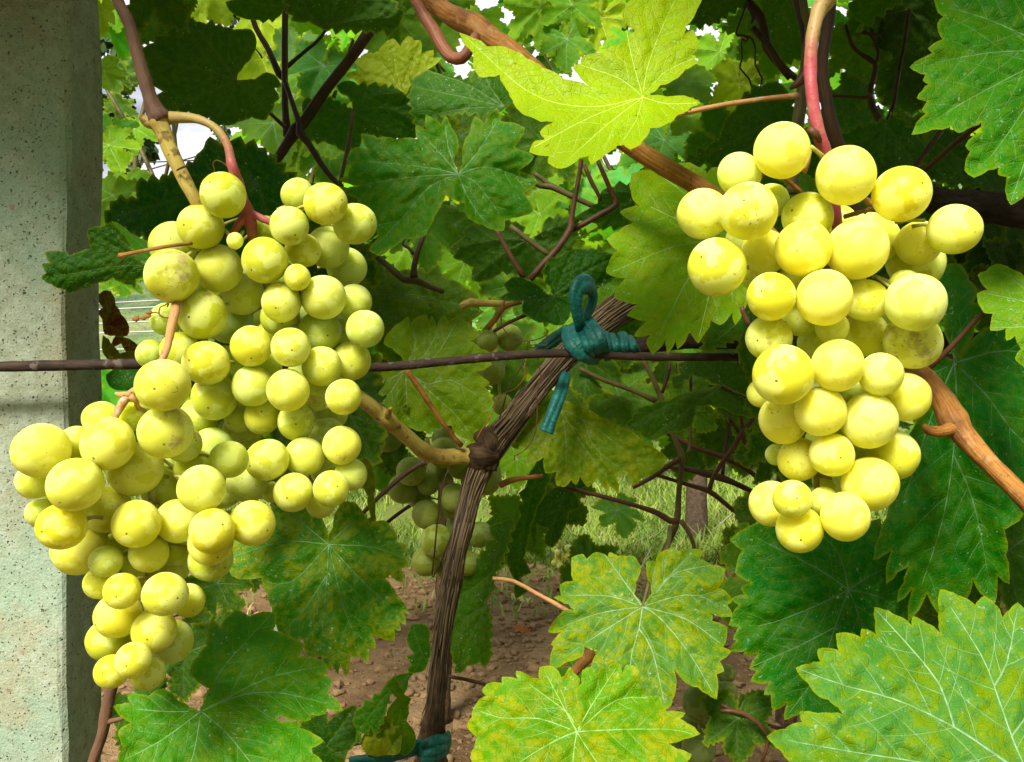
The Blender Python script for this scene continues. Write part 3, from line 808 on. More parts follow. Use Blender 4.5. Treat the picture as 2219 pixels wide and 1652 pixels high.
def cane(name, pts, mat, parent, nodes=(), nseg=20, rough=.045, step=None, seed=0):
    return pix_tube(name, pts, mat, parent, nseg, rough=rough, ridges=.018, step=step or .0025, seed=seed)
spur = cane('cane', [(1030, 986, 36, .632), (1012, 987, 42, .63), (1000, 988, 35, .628), (950, 989, 33, .62), (918, 977, 36, .61), (895, 958, 33, .60), (860, 928, 32, .585), (838, 908, 38, .575), (818, 893, 33, .57), (785, 866, 32, .56), (730, 830, 30, .55), (690, 800, 28, .55)], M_CANE_YELLOW, V_OLD, rough=.05, seed=9)
spur['label'] = 'yellow-brown bent spur'
cane('bud', [(840, 903, 16, .57), (843, 892, 13, .565), (848, 884, 5, .56)], M_CANE_YELLOW, V_OLD, nseg=10)
cane('bud', [(832, 900, 10, .57), (826, 888, 9, .568), (824, 878, 3, .566)], M_CANE_BROWN, V_OLD, nseg=10)
cane('shoot', [(922, 1001, 16, .60), (906, 1009, 11, .60), (868, 1035, 11, .60), (812, 1086, 10, .60), (770, 1130, 9, .60)], M_STEM_DARK, V_OLD, nseg=10)

# left shoot: purple-brown above the node, straw yellow below
cane('cane', [(248, -60, 25, .40), (255, 0, 25, .40), (279, 50, 26, .40), (302, 134, 27, .40), (322, 201, 29, .40), (334, 236, 38, .40), (345, 256, 50, .40), (352, 266, 44, .40)], M_CANE_PURPLE, V_LEFT, seed=21)['label'] = 'purple-brown upper shoot'
cane('cane', [(330, 250, 30, .40), (342, 262, 42, .40), (354, 286, 36, .40), (366, 319, 33, .40), (393, 376, 30, .40), (412, 412, 29, .40), (432, 446, 30, .402), (452, 490, 28, .41), (470, 560, 26, .42)], M_CANE_YELLOW, V_LEFT, rough=.04, seed=22)['label'] = 'straw-yellow lower shoot'
cane('node_scar', [(305, 254, 12, .40), (318, 262, 26, .40), (336, 270, 26, .40)], M_CANE_YELLOW, V_LEFT, rough=.1)
cane('tendril_stub', [(384, 369, 4, .395), (398, 362, 5, .39), (408, 360, 4, .392)], M_STEM_DARK, V_LEFT, nseg=8)
# a cut end of an old tendril sticking out over the grapes
cane('cane_stub', [(262, 555, 15, .372), (270, 552, 9, .372), (320, 542, 8, .376), (370, 533, 8, .38), (415, 528, 8, .39)], M_CANE_BROWN, V_LEFT, nseg=10)
cane('cane', [(250, 1470, 22, .40), (240, 1500, 23, .40), (229, 1550, 25, .40), (222, 1590, 23, .40), (205, 1640, 22, .40), (185, 1700, 22, .40), (140, 1850, 24, .40)], M_CANE_PURPLE, V_LEFT, seed=23)['label'] = 'purple-brown lowest shoot'
cane('side_shoot', [(230, 1566, 14, .40), (252, 1560, 10, .398), (275, 1555, 8, .398)], M_CANE_PURPLE, V_LEFT, nseg=10)

# right: the long diagonal cane
cane('cane', [(900, -22, 44, .46), (934, 0, 46, .455), (968, 27, 44, .45), (1000, 44, 50, .445), (1030, 58, 56, .44), (1075, 91, 48, .435), (1109, 111, 44, .43), (1200, 190, 42, .43), (1290, 260, 42, .43), (1365, 313, 42, .43), (1412, 345, 41, .43), (1523, 411, 40, .43), (1650, 500, 40, .44), (1850, 680, 42, .44), (1982, 798, 42, .42), (2019, 835, 44, .41), (2050, 880, 52, .40), (2068, 915, 66, .395), (2086, 940, 50, .392), (2140, 1000, 42, .385), (2219, 1080, 42, .378), (2330, 1200, 44, .37), (2700, 1560, 46, .36)], M_CANE_BROWN, V_RIGHT, rough=.035, seed=31)['label'] = 'long glossy orange-brown cane'
cane('bud', [(2070, 925, 30, .392), (2040, 935, 26, .39), (2014, 934, 22, .388), (2002, 922, 9, .386)], M_CANE_BROWN, V_RIGHT, nseg=12, rough=.1)
cane('cane', [(880, -40, 22, .43), (900, 0, 22, .43), (918, 34, 25, .43), (941, 67, 27, .428), (958, 100, 27, .425), (978, 124, 27, .422), (1000, 126, 26, .42), (1016, 108, 24, .42), (1030, 80, 22, .428)], M_HOOK, V_RIGHT, seed=32)['label'] = 'short hooked reddish shoot'
cane('cane', [(1880, -420, 26, .45), (1830, -200, 26, .43), (1806, -60, 26, .425), (1796, 40, 26, .425), (1782, 134, 24, .425), (1790, 210, 26, .425), (1808, 290, 28, .425), (1835, 380, 28, .43), (1870, 560, 28, .44)], M_CANE_DARK, V_RIGHT, seed=33)['label'] = 'brown cane close behind the pink stalk'
cane('shoot', [(1712, -30, 17, .47), (1726, 5, 17, .47), (1741, 70, 16, .47), (1744, 130, 15, .47), (1728, 190, 14, .47)], M_STEM_DARK, V_RIGHT, nseg=10)
cane('shoot', [(1736, -30, 18, .46), (1744, 30, 18, .46), (1752, 70, 17, .46), (1738, 200, 26, .46), (1725, 300, 28, .46), (1715, 420, 26, .46)], M_STEM_OLIVE, V_RIGHT, nseg=12)
cane('node_scar', [(1748, 150, 22, .44), (1732, 178, 20, .44), (1712, 192, 7, .44)], M_STEM_RED, V_RIGHT, nseg=10, rough=.1)
cane('old_arm', [(1985, 425, 50, .52), (2050, 440, 58, .52), (2130, 448, 66, .52), (2219, 456, 78, .51), (2400, 480, 90, .50), (3100, 530, 96, .50), (3900, 560, 90, .52)], M_BARKDK, V_RIGHT, nseg=24, rough=.06)['label'] = 'dark rough old arm'
cane('old_arm', [(1330, 760, 34, .66), (1450, 742, 36, .66), (1640, 738, 38, .66), (1900, 740, 40, .66), (2300, 745, 44, .66), (3200, 760, 46, .66)], M_BARKDK, V_DARK, nseg=20, rough=.08)

# thin shaded shoots between the leaves (upper left and middle)
ST = [
    ('V', M_STEM_DARK, path('B', [(195, -60, 15), (190, 0, 15), (187, 200, 14), (186, 400, 14), (188, 700, 15), (205, 880, 20)], .74)),
    ('V', M_STEM_DARK, path('B', [(-80, -60, 11), (0, 180, 12), (80, 320, 13), (150, 480, 16), (185, 500, 13)], .75)),
    ('V', M_STEM_DARK, path('B', [(190, 440, 10), (260, 380, 9), (330, 320, 8), (420, 240, 7), (520, 60, 6)], .75)),
    ('V', M_STEM_DARK, path('B', [(740, 190, 26), (600, 390, 24), (450, 580, 23), (320, 770, 24), (260, 840, 30), (200, 930, 24), (130, 1040, 20), (60, 1150, 18)], .73)),
    ('V', M_STEM_DARK, path('B', [(185, 520, 11), (240, 680, 11), (280, 800, 13), (285, 860, 20), (340, 930, 14), (420, 1060, 13), (490, 1150, 12), (560, 1210, 9)], .72)),
    ('V', M_STEM_RED, path('N', [(985, 600, 7), (1080, 690, 7), (1220, 820, 8), (1350, 940, 9)], .62, .73)),
    ('V', M_STEM_OLIVE, path('B', [(625, 715, 8), (615, 820, 9), (598, 930, 10), (560, 1100, 9), (540, 1190, 9)], .70)),
    ('V', M_STEM_RED, path('Q', [(1750, -20, 10), (1730, 120, 10), (1695, 300, 11), (1670, 450, 12), (1660, 540, 15), (1560, 690, 15), (1440, 820, 15), (1340, 940, 14)], .70)),
    ('V', M_STEM_RED, path('Q', [(1770, 20, 9), (1830, 160, 10), (1880, 250, 9), (1905, 310, 6)], .72)),
    ('V', M_STEM_RED, path('Q', [(1880, -10, 9), (1920, 80, 10), (1985, 230, 11), (2030, 340, 14), (1900, 420, 13), (1760, 500, 13), (1660, 545, 14)], .71)),
    ('V', M_STEM_OLIVE, path('Q', [(1310, 120, 11), (1420, 190, 12), (1510, 195, 16), (1620, 250, 13), (1750, 310, 12), (1880, 370, 11)], .74)),
    ('V', M_STEM_OLIVE, path('Q', [(1370, 90, 9), (1440, 140, 9), (1510, 195, 11)], .74)),
    ('V', M_STEM_OLIVE, path('Q', [(1180, 510, 10), (1320, 620, 12), (1400, 680, 12), (1500, 750, 11)], .70)),
    ('V', M_STEM_RED, path('Q', [(1060, 520, 8), (1120, 640, 10), (1200, 780, 11), (1290, 930, 13)], .69)),
    ('V', M_STEM_DARK, path('Q', [(490, 580, 11), (440, 720, 12), (410, 850, 13), (410, 930, 18)], .66)),
    ('V', M_STEM_OLIVE, path('Q', [(-60, 680, 12), (50, 720, 13), (200, 830, 14), (330, 940, 16), (420, 945, 18), (540, 1000, 12), (650, 1040, 11)], .66)),
    ('V', M_CANE_YELLOW, path('G', [(770, 330, 14), (830, 300, 20), (900, 305, 17), (1000, 308, 15), (1090, 312, 12)], .68)),
    ('V', M_CANE_BROWN, path('G', [(940, 470, 14), (990, 410, 13), (1050, 330, 13), (1165, 300, 8)], .67)),
    ('V', M_STEM_RED, path('G', [(980, 490, 8), (1080, 430, 8), (1220, 370, 8)], .66)),
    ('V', M_CANE_BROWN, path('G', [(420, 735, 10), (480, 820, 12), (600, 1000, 11), (700, 1140, 11), (775, 1225, 13)], .60, .62)),
    ('V', M_STEM_DARK, path('J', [(980, 300, 8), (1050, 245, 8), (1110, 205, 8)], .8)),
    ('V', M_CANE_BROWN, path('G', [(1020, 1480, 16), (1090, 1450, 14), (1160, 1435, 11), (1300, 1420, 9)], .70)),
    ('D', M_STEM_OLIVE, path('P', [(490, 190, 11), (560, 320, 11), (630, 480, 12), (680, 640, 11), (730, 780, 11), (790, 920, 14), (785, 1000, 11), (765, 1200, 12), (750, 1400, 15), (690, 1560, 14), (640, 1670, 13)], .86)),
    ('D', M_STEM_OLIVE, path('P', [(20, 265, 10), (200, 350, 10), (420, 430, 10), (600, 510, 13)], .84)),
    ('D', M_STEM_OLIVE, path('P', [(850, 200, 7), (855, 420, 7), (850, 640, 7), (850, 840, 8), (830, 900, 10)], .85)),
    ('D', M_STEM_RED, path('P', [(590, 710, 8), (740, 780, 9), (900, 860, 10), (1050, 910, 10), (1180, 970, 10), (1280, 1020, 12), (1350, 1080, 10), (1480, 1180, 9)], .88)),
    ('D', M_STEM_RED, path('P', [(420, 1150, 11), (560, 1080, 10), (690, 990, 11), (790, 920, 13)], .86)),
    ('D', M_STEM_DARK, path('P', [(600, 990, 9), (800, 1010, 12), (960, 1050, 14), (1080, 1080, 17), (1180, 1120, 13), (1330, 1190, 11), (1500, 1260, 10)], .9)),
    ('D', M_STEM_RED, path('P', [(540, 1040, 8), (700, 1090, 8), (860, 1140, 9), (990, 1180, 12), (1120, 1280, 10), (1260, 1400, 9), (1340, 1470, 8)], .87)),
    ('D', M_STEM_RED, path('P', [(990, 1180, 11), (1020, 1080, 10), (1100, 950, 10), (1180, 840, 11), (1240, 740, 12), (1330, 630, 9)], .87)),
    ('D', M_STEM_DARK, path('P', [(1090, 1060, 8), (1110, 880, 8), (1135, 720, 8), (1130, 600, 8)], .9)),
    ('D', M_STEM_DARK, path('P', [(1130, 610, 8), (1200, 720, 9), (1270, 830, 9), (1350, 970, 9), (1420, 1090, 7)], .9)),
    ('D', M_STEM_RED, path('P', [(1225, 590, 7), (1245, 740, 8), (1265, 880, 8), (1280, 1020, 10)], .88)),
    ('D', M_STEM_RED, path('P', [(-120, 1140, 9), (0, 1170, 9), (200, 1220, 10), (420, 1280, 10), (600, 1340, 13), (700, 1400, 14), (760, 1400, 14)], .84)),
    ('D', M_STEM_OLIVE, path('P', [(780, 1400, 12), (830, 1470, 10), (870, 1560, 9), (880, 1620, 8)], .82)),
    ('D', M_STEM_DARK, path('P', [(640, 450, 8), (680, 330, 8), (700, 230, 7)], .85)),
    ('D', M_STEM_RED, path('P', [(1085, 400, 9), (1180, 450, 9), (1290, 500, 9), (1400, 560, 8)], .8)),
    ('R', M_STEM_DARK, path('E', [(-100, 180, 13), (0, 290, 14), (70, 410, 16), (150, 500, 20)], .60)),
    ('R', M_STEM_DARK, path('O', [(1330, 10, 20), (1400, 90, 22), (1440, 250, 22), (1520, 350, 16), (1590, 410, 14)], .62)),
    ('R', M_STEM_RED, path('E', [(380, 620, 7), (480, 620, 6), (620, 630, 7), (660, 610, 9)], .64)),
    ('R', M_STEM_DARK, path('E', [(500, 160, 7), (540, 290, 9), (600, 350, 9), (690, 410, 12), (680, 500, 12), (655, 620, 14), (700, 740, 15), (740, 790, 18)], .66)),
    ('R', M_STEM_DARK, path('E', [(910, 60, 7), (880, 280, 8), (840, 480, 9), (810, 680, 9), (770, 780, 12)], .67)),
    ('R', M_STEM_DARK, path('E', [(700, 400, 7), (710, 330, 7), (660, 220, 7), (600, 210, 8), (730, 230, 8)], .67)),
    ('R', M_STEM_RED, path('E', [(1390, 780, 14), (1250, 890, 12), (1100, 1020, 11), (990, 1120, 11)], .44, .50)),
    ('R', M_STEM_DARK, path('E', [(1120, 840, 13), (1040, 950, 12), (950, 1070, 11), (900, 1130, 10)], .52)),
    ('R', M_STEM_RED, path('H', [(2030, 1160, 10), (1950, 1240, 11), (1850, 1350, 12), (1750, 1450, 12), (1690, 1500, 12)], .40, .42)),
    ('R', M_CANE_ORANGE, path('H', [(1040, 55, 15), (980, 60, 12), (840, 75, 11), (640, 105, 11), (440, 148, 11), (380, 165, 10)], .42, .38)),
    ('R', M_STEM_RED, path('H', [(750, 1150, 10), (765, 1200, 11), (795, 1255, 11)], .42)),
    ('V', M_STEM_DARK, path('J', [(560, 1590, 16), (700, 1560, 15), (850, 1530, 13), (960, 1500, 12)], .62)),
    ('V', M_STEM_RED, path('J', [(1310, 1165, 8), (1420, 1185, 8), (1540, 1215, 8)], .68)),
    ('V', M_CANE_ORANGE, path('K', [(150, 465, 8), (280, 480, 9), (420, 555, 9), (540, 620, 10), (660, 690, 10)], .56)),
    ('D', M_STEM_RED, path('L', [(-30, 1270, 9), (100, 1330, 9), (250, 1400, 8), (420, 1440, 8)], .50)),
    ('D', M_STEM_RED, path('L', [(-40, 1310, 7), (120, 1330, 12), (280, 1470, 8), (240, 1650, 7)], .49)),
    ('D', M_CANE_BROWN, path('K', [(670, 1080, 20), (720, 1020, 24), (770, 970, 26), (830, 900, 24), (900, 830, 22)], .54)),
]
VM = {'V': V_OLD, 'D': V_DARK, 'R': V_RIGHT, 'L': V_LEFT}
for k, (who, mat, pts) in enumerate(ST):
    pix_tube('shoot', pts, mat, VM[who], 9, rough=.05, step=.006, seed=k + 50)

# tendrils, thin and curled
def tendril(parent, pts, mat=M_STEM_DARK):
    pix_tube('tendril', pts, mat, parent, 6, step=.004)
def curl(k, x, y, rad, w, d, a0, a1, n=10):
    return [(x + rad * (1 - .3 * i / n) * math.cos(a0 + (a1 - a0) * i / n), y + rad * (1 - .3 * i / n) * math.sin(a0 + (a1 - a0) * i / n), w) for i in range(n + 1)]
tendril(V_RIGHT, path('C', [(1525, -20, 5), (1500, 60, 5), (1450, 200, 5), (1455, 228, 5), (1500, 232, 5), (1522, 250, 5), (1505, 270, 4), (1488, 250, 4), (1480, 300, 4), (1485, 380, 4), (1470, 440, 4), (1530, 510, 4), (1550, 590, 4), (1545, 620, 4), (1515, 625, 3), (1505, 600, 3), (1530, 595, 3)], .60))
tendril(V_RIGHT, path('C', [(1515, 235, 5), (1550, 255, 5), (1570, 320, 4), (1570, 420, 4), (1615, 510, 4), (1590, 580, 4), (1570, 620, 4)], .60))
tendril(V_RIGHT, path('O', [(1350, 60, 5), (1365, 90, 8), (1355, 120, 5), (1380, 80, 6)], .6))
tendril(V_OLD, path('G', [(1065, 260, 2.5), (1050, 310, 3), (1030, 400, 3), (1040, 460, 3), (1080, 510, 2.5), (1160, 550, 2.5), (1260, 540, 3), (1320, 510, 3), (1330, 480, 3), (1310, 470, 2.5)], .60), M_STEM_RED)
tendril(V_OLD, path('G', [(1320, 515, 3), (1330, 560, 3), (1310, 580, 3), (1250, 570, 3), (1210, 590, 2.5), (1260, 600, 3), (1270, 700, 3), (1290, 790, 3), (1260, 880, 3), (1265, 1000, 3), (1255, 1120, 3), (1220, 1210, 3), (1160, 1270, 3), (1115, 1290, 3), (1120, 1320, 2)], .58), M_STEM_RED)
tendril(V_OLD, path('G', [(1200, 640, 3), (1180, 720, 3), (1185, 780, 3), (1120, 860, 3.5), (1040, 890, 3), (1000, 950, 3), (960, 1040, 3), (900, 1130, 3.5), (870, 1190, 4)], .60), M_CANE_BROWN)
tendril(V_OLD, path('G', [(1195, 660, 3), (1150, 730, 3), (1080, 850, 3.5), (1050, 950, 3), (1020, 1050, 3)], .605))
tendril(V_LEFT, path('K5', [(985, 850, 4), (950, 850, 4), (920, 830, 3.5), (925, 790, 3), (950, 780, 3), (975, 765, 4), (965, 790, 3)], .41), M_CANE_BROWN)
tendril(V_LEFT, path('K5', [(920, 825, 3.5), (890, 820, 3), (860, 830, 4), (830, 850, 3), (790, 855, 4)], .41), M_CANE_BROWN)
for px_, py_, w_ in ((785, 855, 13), (830, 850, 10), (855, 840, 9), (860, 820, 7)):
    pix_tube('dried_flower', path('K5', [(px_ - 18, py_, w_ * .4), (px_, py_ + 3, w_), (px_ + 18, py_ - 4, w_ * .5)], .41), M_CANE_BROWN, V_LEFT, 7, rough=.2)
tendril(V_LEFT, path('A', [(1480, 1090, 3), (1450, 1060, 3), (1400, 1035, 3), (1375, 1060, 3), (1385, 1110, 3), (1340, 1130, 3)], .42), M_CANE_BROWN)
tendril(V_OLD, path('Q', [(360, 640, 3), (375, 620, 3), (360, 600, 3), (335, 620, 3), (320, 660, 6), (370, 690, 8), (410, 740, 9)], .67))
tendril(V_DARK, path('P', [(745, 225, 3), (750, 260, 3), (740, 290, 3), (760, 300, 2)], .84))
for i in range(5):
    a = random.uniform(0, 6); x0, y0 = 1230 + 25 * i, 235 + random.uniform(-20, 30)
    tendril(V_DARK, path('P', [(x0 + 30 * math.cos(a + t), y0 + 26 * math.sin(a + t), 3) for t in np.linspace(0, 5, 9)], .8))
tendril(V_LEFT, path('B', [(0, 320, 3), (25, 350, 4), (40, 375, 4), (15, 340, 3)], .6))
# thin twine hanging in front of the trunk
s_t = pix_tube('twine', path('J', [(1325, 0, 4), (1290, 100, 4), (1262, 300, 4), (1245, 480, 4), (1235, 610, 4), (1300, 480, 4), (1345, 360, 4)], .62), M_STEM_DARK, None, 6, step=.005)
tag(s_t, 'thin dark twine looped beside the shaggy trunk', 'twine')

# ------------------------------------------------------------------ teal plastic ties
s = NT('teal_tubing'); uv = s.n('ShaderNodeUVMap'); mp = s.n('ShaderNodeMapping'); s.l(uv.outputs[0], mp.inputs[0]); mp.inputs['Scale'].default_value = (2, 420, 1)
vec, oi, tc = s.objvec(); rib = s.noise(mp.outputs[0], 1.0, 2); n = s.noise(vec, 130, 4, .6)
c = s.mix(s.ramp(n, .35, .7), (.002, .078, .064), (.006, .14, .115)); c = s.mix(s.math('MULTIPLY', s.ramp(s.noise(vec, 600, 2), .6, .75), .35), c, (.16, .38, .34))
p = s.bsdf(Base_Color=c, Roughness=.5); p.inputs['Specular IOR Level'].default_value = .35
s.l(s.bump(s.math('ADD', rib, s.math('MULTIPLY', n, .6)), .8, .0012), p.inputs['Normal']); s.l(p.outputs[0], s.out.inputs[0]); M_TIE = s.m
tie = empty('tie', P(1262, 735, .60), 'teal plastic tube tied round the shaggy cane with an upright loop', 'tie')
def band(name, k, pts, par, d0, d1=None, flat=.55, **kw):
    return pix_tube(name, path(k, pts, d0, d1), M_TIE, par, 18, step=.002, flat=flat, rough=.05, **kw)
def bandz(name, k, pts, par, flat=.6, **kw):
    q = [(*z(k, (a, b))[0], w, d) for a, b, w, d in pts]
    return pix_tube(name, q, M_TIE, par, 26, step=.0014, flat=flat, rough=.08, crease=.38, **kw)
bandz('loop', 'G', [(1548, 490, 24, .592), (1536, 430, 27, .584), (1518, 350, 30, .580), (1514, 250, 34, .578), (1545, 190, 42, .580), (1594, 184, 46, .588), (1622, 240, 46, .597), (1612, 315, 46, .600), (1584, 390, 38, .598), (1556, 490, 25, .60)], tie, flat=.5)
bandz('wrap', 'G', [(1500, 440, 24, .615), (1466, 478, 32, .60), (1490, 545, 40, .583), (1535, 605, 42, .580), (1596, 645, 38, .584), (1660, 664, 30, .61)], tie, flat=.42)
bandz('wrap', 'G', [(1566, 400, 24, .61), (1598, 440, 32, .59), (1640, 510, 38, .579), (1668, 585, 38, .580), (1664, 645, 34, .598), (1630, 674, 26, .625)], tie, flat=.42)
bandz('wrap', 'G', [(1552, 450, 20, .598), (1572, 510, 26, .584), (1606, 585, 28, .577), (1640, 650, 24, .59)], tie, flat=.5)
for i, (x, wd, h0, h1, sl) in enumerate([(1708, 23, 494, 668, 16), (1768, 20, 506, 652, 30), (1824, 23, 498, 656, 12), (1880, 19, 520, 638, 28)]):
    bandz('wrap', 'G', [(x - sl, h0, wd * .7, .620), (x - sl * .7, h0 + 14, wd * .95, .598), (x + 4, (h0 + h1) / 2, wd, .586), (x + sl, h1 - 18, wd * .9, .594), (x + sl * .7, h1, wd * .7, .616)], tie, flat=.6)
bandz('tail', 'G', [(1450, 760, 18, .625), (1440, 800, 24, .615), (1415, 880, 28, .605), (1385, 960, 30, .60), (1350, 1050, 29, .598), (1328, 1112, 31, .597), (1320, 1134, 35, .597)], tie, flat=.7)
bandz('tail', 'G', [(1460, 480, 26, .63), (1400, 520, 27, .65), (1330, 570, 27, .66), (1262, 606, 22, .665)], tie, flat=.7)
tie2 = empty('tie', P(920, 1625, .63), 'teal plastic tube looped at the foot of the trunk among the lower leaves', 'tie')
bandz('wrap', 'J', [(1325, 1500, 20, .66), (1310, 1535, 34, .625), (1250, 1550, 40, .615), (1180, 1570, 34, .615)], tie2, flat=.6)
bandz('wrap', 'J', [(1330, 1535, 20, .66), (1300, 1578, 34, .62), (1240, 1605, 36, .612), (1190, 1615, 30, .612), (1140, 1565, 26, .62)], tie2, flat=.6)
bandz('tail', 'J', [(1180, 1560, 30, .62), (1080, 1585, 33, .612), (980, 1615, 33, .605), (880, 1640, 30, .60), (770, 1655, 28, .60)], tie2, flat=.6)

# ------------------------------------------------------------------ the leaves one can tell apart, each traced at its own distance
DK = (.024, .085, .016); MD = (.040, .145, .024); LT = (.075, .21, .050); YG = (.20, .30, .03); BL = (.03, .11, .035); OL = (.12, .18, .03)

# A  bottom right, large
hero_leaf(V_RIGHT, z('L', (475, 1035), (545, 1005), (620, 985), (608, 940), (615, 908), (680, 898), (742, 908), (735, 850), (738, 806), (820, 800), (890, 825), (893, 795), (903, 773), (950, 782), (995, 806), (990, 720), (993, 638), (1100, 668), (1225, 745), (1230, 712), (1242, 690), (1330, 735), (1412, 785), (1410, 650), (1425, 525), (1530, 548), (1645, 610), (1675, 580), (1710, 560), (1775, 605), (1830, 685), (1880, 640), (1930, 606), (1985, 660), (2060, 760), (2120, 700), (2260, 760), (2330, 950), (2460, 1050), (2400, 1300), (2500, 1500), (2350, 1700), (2250, 1950), (2050, 1850), (2000, 2000), (1850, 2150), (1500, 2080), (1250, 2120), (1000, 1980), (800, 1960), (620, 1800), (520, 1740), (440, 1655), (360, 1570), (290, 1485), (390, 1430), (502, 1388), (492, 1350), (495, 1318), (610, 1328), (775, 1337), (745, 1290), (680, 1240), (600, 1205), (545, 1130)),
    z('L', (2010, 1760))[0], [z('L', *p) for p in ([(2010, 1760), (1890, 1480), (1775, 1150), (1680, 930), (1430, 540)], [(2010, 1760), (1510, 1420), (1100, 1230), (800, 1150), (490, 1040)], [(1510, 1420), (1420, 1150), (1250, 930), (998, 650)], [(1775, 1150), (1860, 990), (1930, 620)], [(1890, 1480), (2060, 1250), (2320, 960)], [(2010, 1760), (1600, 1700), (1080, 1620), (700, 1560), (300, 1485)], [(2010, 1760), (1700, 1900), (1000, 1960)])],
    .315, (.05, -.75), (.10, .225, .075), .45, tooth=200, label='large bright green leaf with yellow-tipped teeth, lowest at the right', res=3600, curl=.5, wave=.5, fold=1.0, pucker=1.9)

# B  mottled leaf, middle bottom
hero_leaf(V_OLD, z('K', (1118, 632), (1072, 570), (1075, 490), (1095, 400), (1060, 330), (1010, 320), (960, 322), (905, 300), (890, 322), (820, 305), (760, 335), (728, 312), (665, 340), (662, 470), (592, 510), (590, 570), (552, 590), (640, 632), (672, 668), (600, 690), (515, 805), (582, 815), (530, 890), (542, 905), (520, 1000), (530, 1042), (640, 1000), (720, 965), (745, 910), (800, 930), (815, 960), (800, 1060), (850, 1150), (900, 1230), (980, 1260), (1070, 1340), (1160, 1290), (1240, 1310), (1282, 1300), (1332, 1190), (1330, 1070), (1420, 1152), (1476, 1168), (1588, 1228), (1598, 1090), (1638, 1060), (1626, 1000), (1682, 940), (1642, 900), (1652, 790), (1575, 740), (1560, 702), (1470, 680), (1560, 690), (1692, 710), (1668, 640), (1692, 610), (1656, 550), (1612, 520), (1642, 410), (1560, 375), (1492, 340), (1502, 290), (1440, 275), (1350, 290), (1300, 275), (1222, 310), (1200, 350), (1150, 360), (1145, 420), (1167, 500), (1172, 560), (1128, 630)),
    z('K', (1118, 648))[0], [z('K', *p) for p in ([(1118, 648), (900, 580), (600, 575)], [(1118, 648), (840, 690), (540, 800)], [(1118, 648), (830, 830), (560, 1010)], [(1118, 648), (1095, 790), (1040, 1010), (1070, 1310)], [(1095, 790), (1180, 930), (1260, 1270)], [(1118, 648), (1230, 720), (1420, 950), (1570, 1200)], [(1118, 648), (1400, 730), (1640, 900)], [(1118, 648), (1300, 590), (1480, 575), (1680, 690)], [(1118, 648), (1220, 540), (1330, 430), (1560, 380)], [(1118, 648), (1010, 500), (880, 320)], [(1118, 648), (1270, 470), (1450, 290)])],
    .50, (.0, -.55), (.10, .195, .06), .75, tooth=48, label='yellow-mottled dull green leaf facing upwards above the lowest leaf', res=3000, petiole=[(*z('P', (700, 1450))[0], 10, .60), (*z('P', (680, 1600))[0], 10, .55), (*z('K', (1190, 400))[0], 9, .52), (*z('K', (1118, 648))[0], 8, .502)], pet_mat=M_STEM_OLIVE, curl=.6)

# C  yellow mottled leaf at the bottom
hero_leaf(V_OLD, z('K', (698, 1440), (685, 1380), (690, 1290), (680, 1210), (706, 1120), (672, 1070), (650, 1040), (615, 1090), (592, 1098), (540, 1043), (460, 1045), (447, 1108), (400, 1100), (308, 1066), (305, 1112), (215, 1103), (205, 1137), (120, 1150), (85, 1190), (102, 1222), (40, 1280), (15, 1360), (-5, 1420), (40, 1490), (30, 1560), (15, 1620), (60, 1700), (100, 1850), (300, 1960), (520, 1950), (700, 2060), (900, 1980), (1100, 1950), (1300, 1800), (1400, 1655), (1425, 1602), (1335, 1562), (1292, 1532), (1390, 1500), (1475, 1465), (1405, 1400), (1367, 1370), (1388, 1335), (1282, 1320), (1242, 1270), (1226, 1230), (1150, 1222), (1132, 1180), (1087, 1150), (1082, 1050), (1020, 1030), (985, 1082), (966, 1030), (925, 1008), (895, 1042), (840, 1050), (822, 1090), (790, 1042), (735, 1065), (726, 1140), (692, 1200), (722, 1290), (727, 1380), (706, 1438)),
    z('K', (695, 1455))[0], [z('K', *p) for p in ([(695, 1455), (450, 1370), (200, 1365), (20, 1300)], [(695, 1455), (560, 1510), (320, 1655), (120, 1830)], [(695, 1455), (1000, 1440), (1300, 1440), (1440, 1470)], [(695, 1455), (670, 1640), (690, 2020)], [(695, 1455), (830, 1660), (1080, 1930)], [(695, 1455), (600, 1280), (490, 1070)], [(695, 1455), (780, 1300), (950, 1040)], [(695, 1455), (640, 1340), (310, 1090)], [(695, 1455), (950, 1250), (1220, 1240)])],
    .40, (.0, -.62), (.115, .27, .03), 1.0, tooth=48, label='yellow-green mottled leaf at the bottom, brightest of the low leaves', res=3000, pucker=1.5, curl=.5)

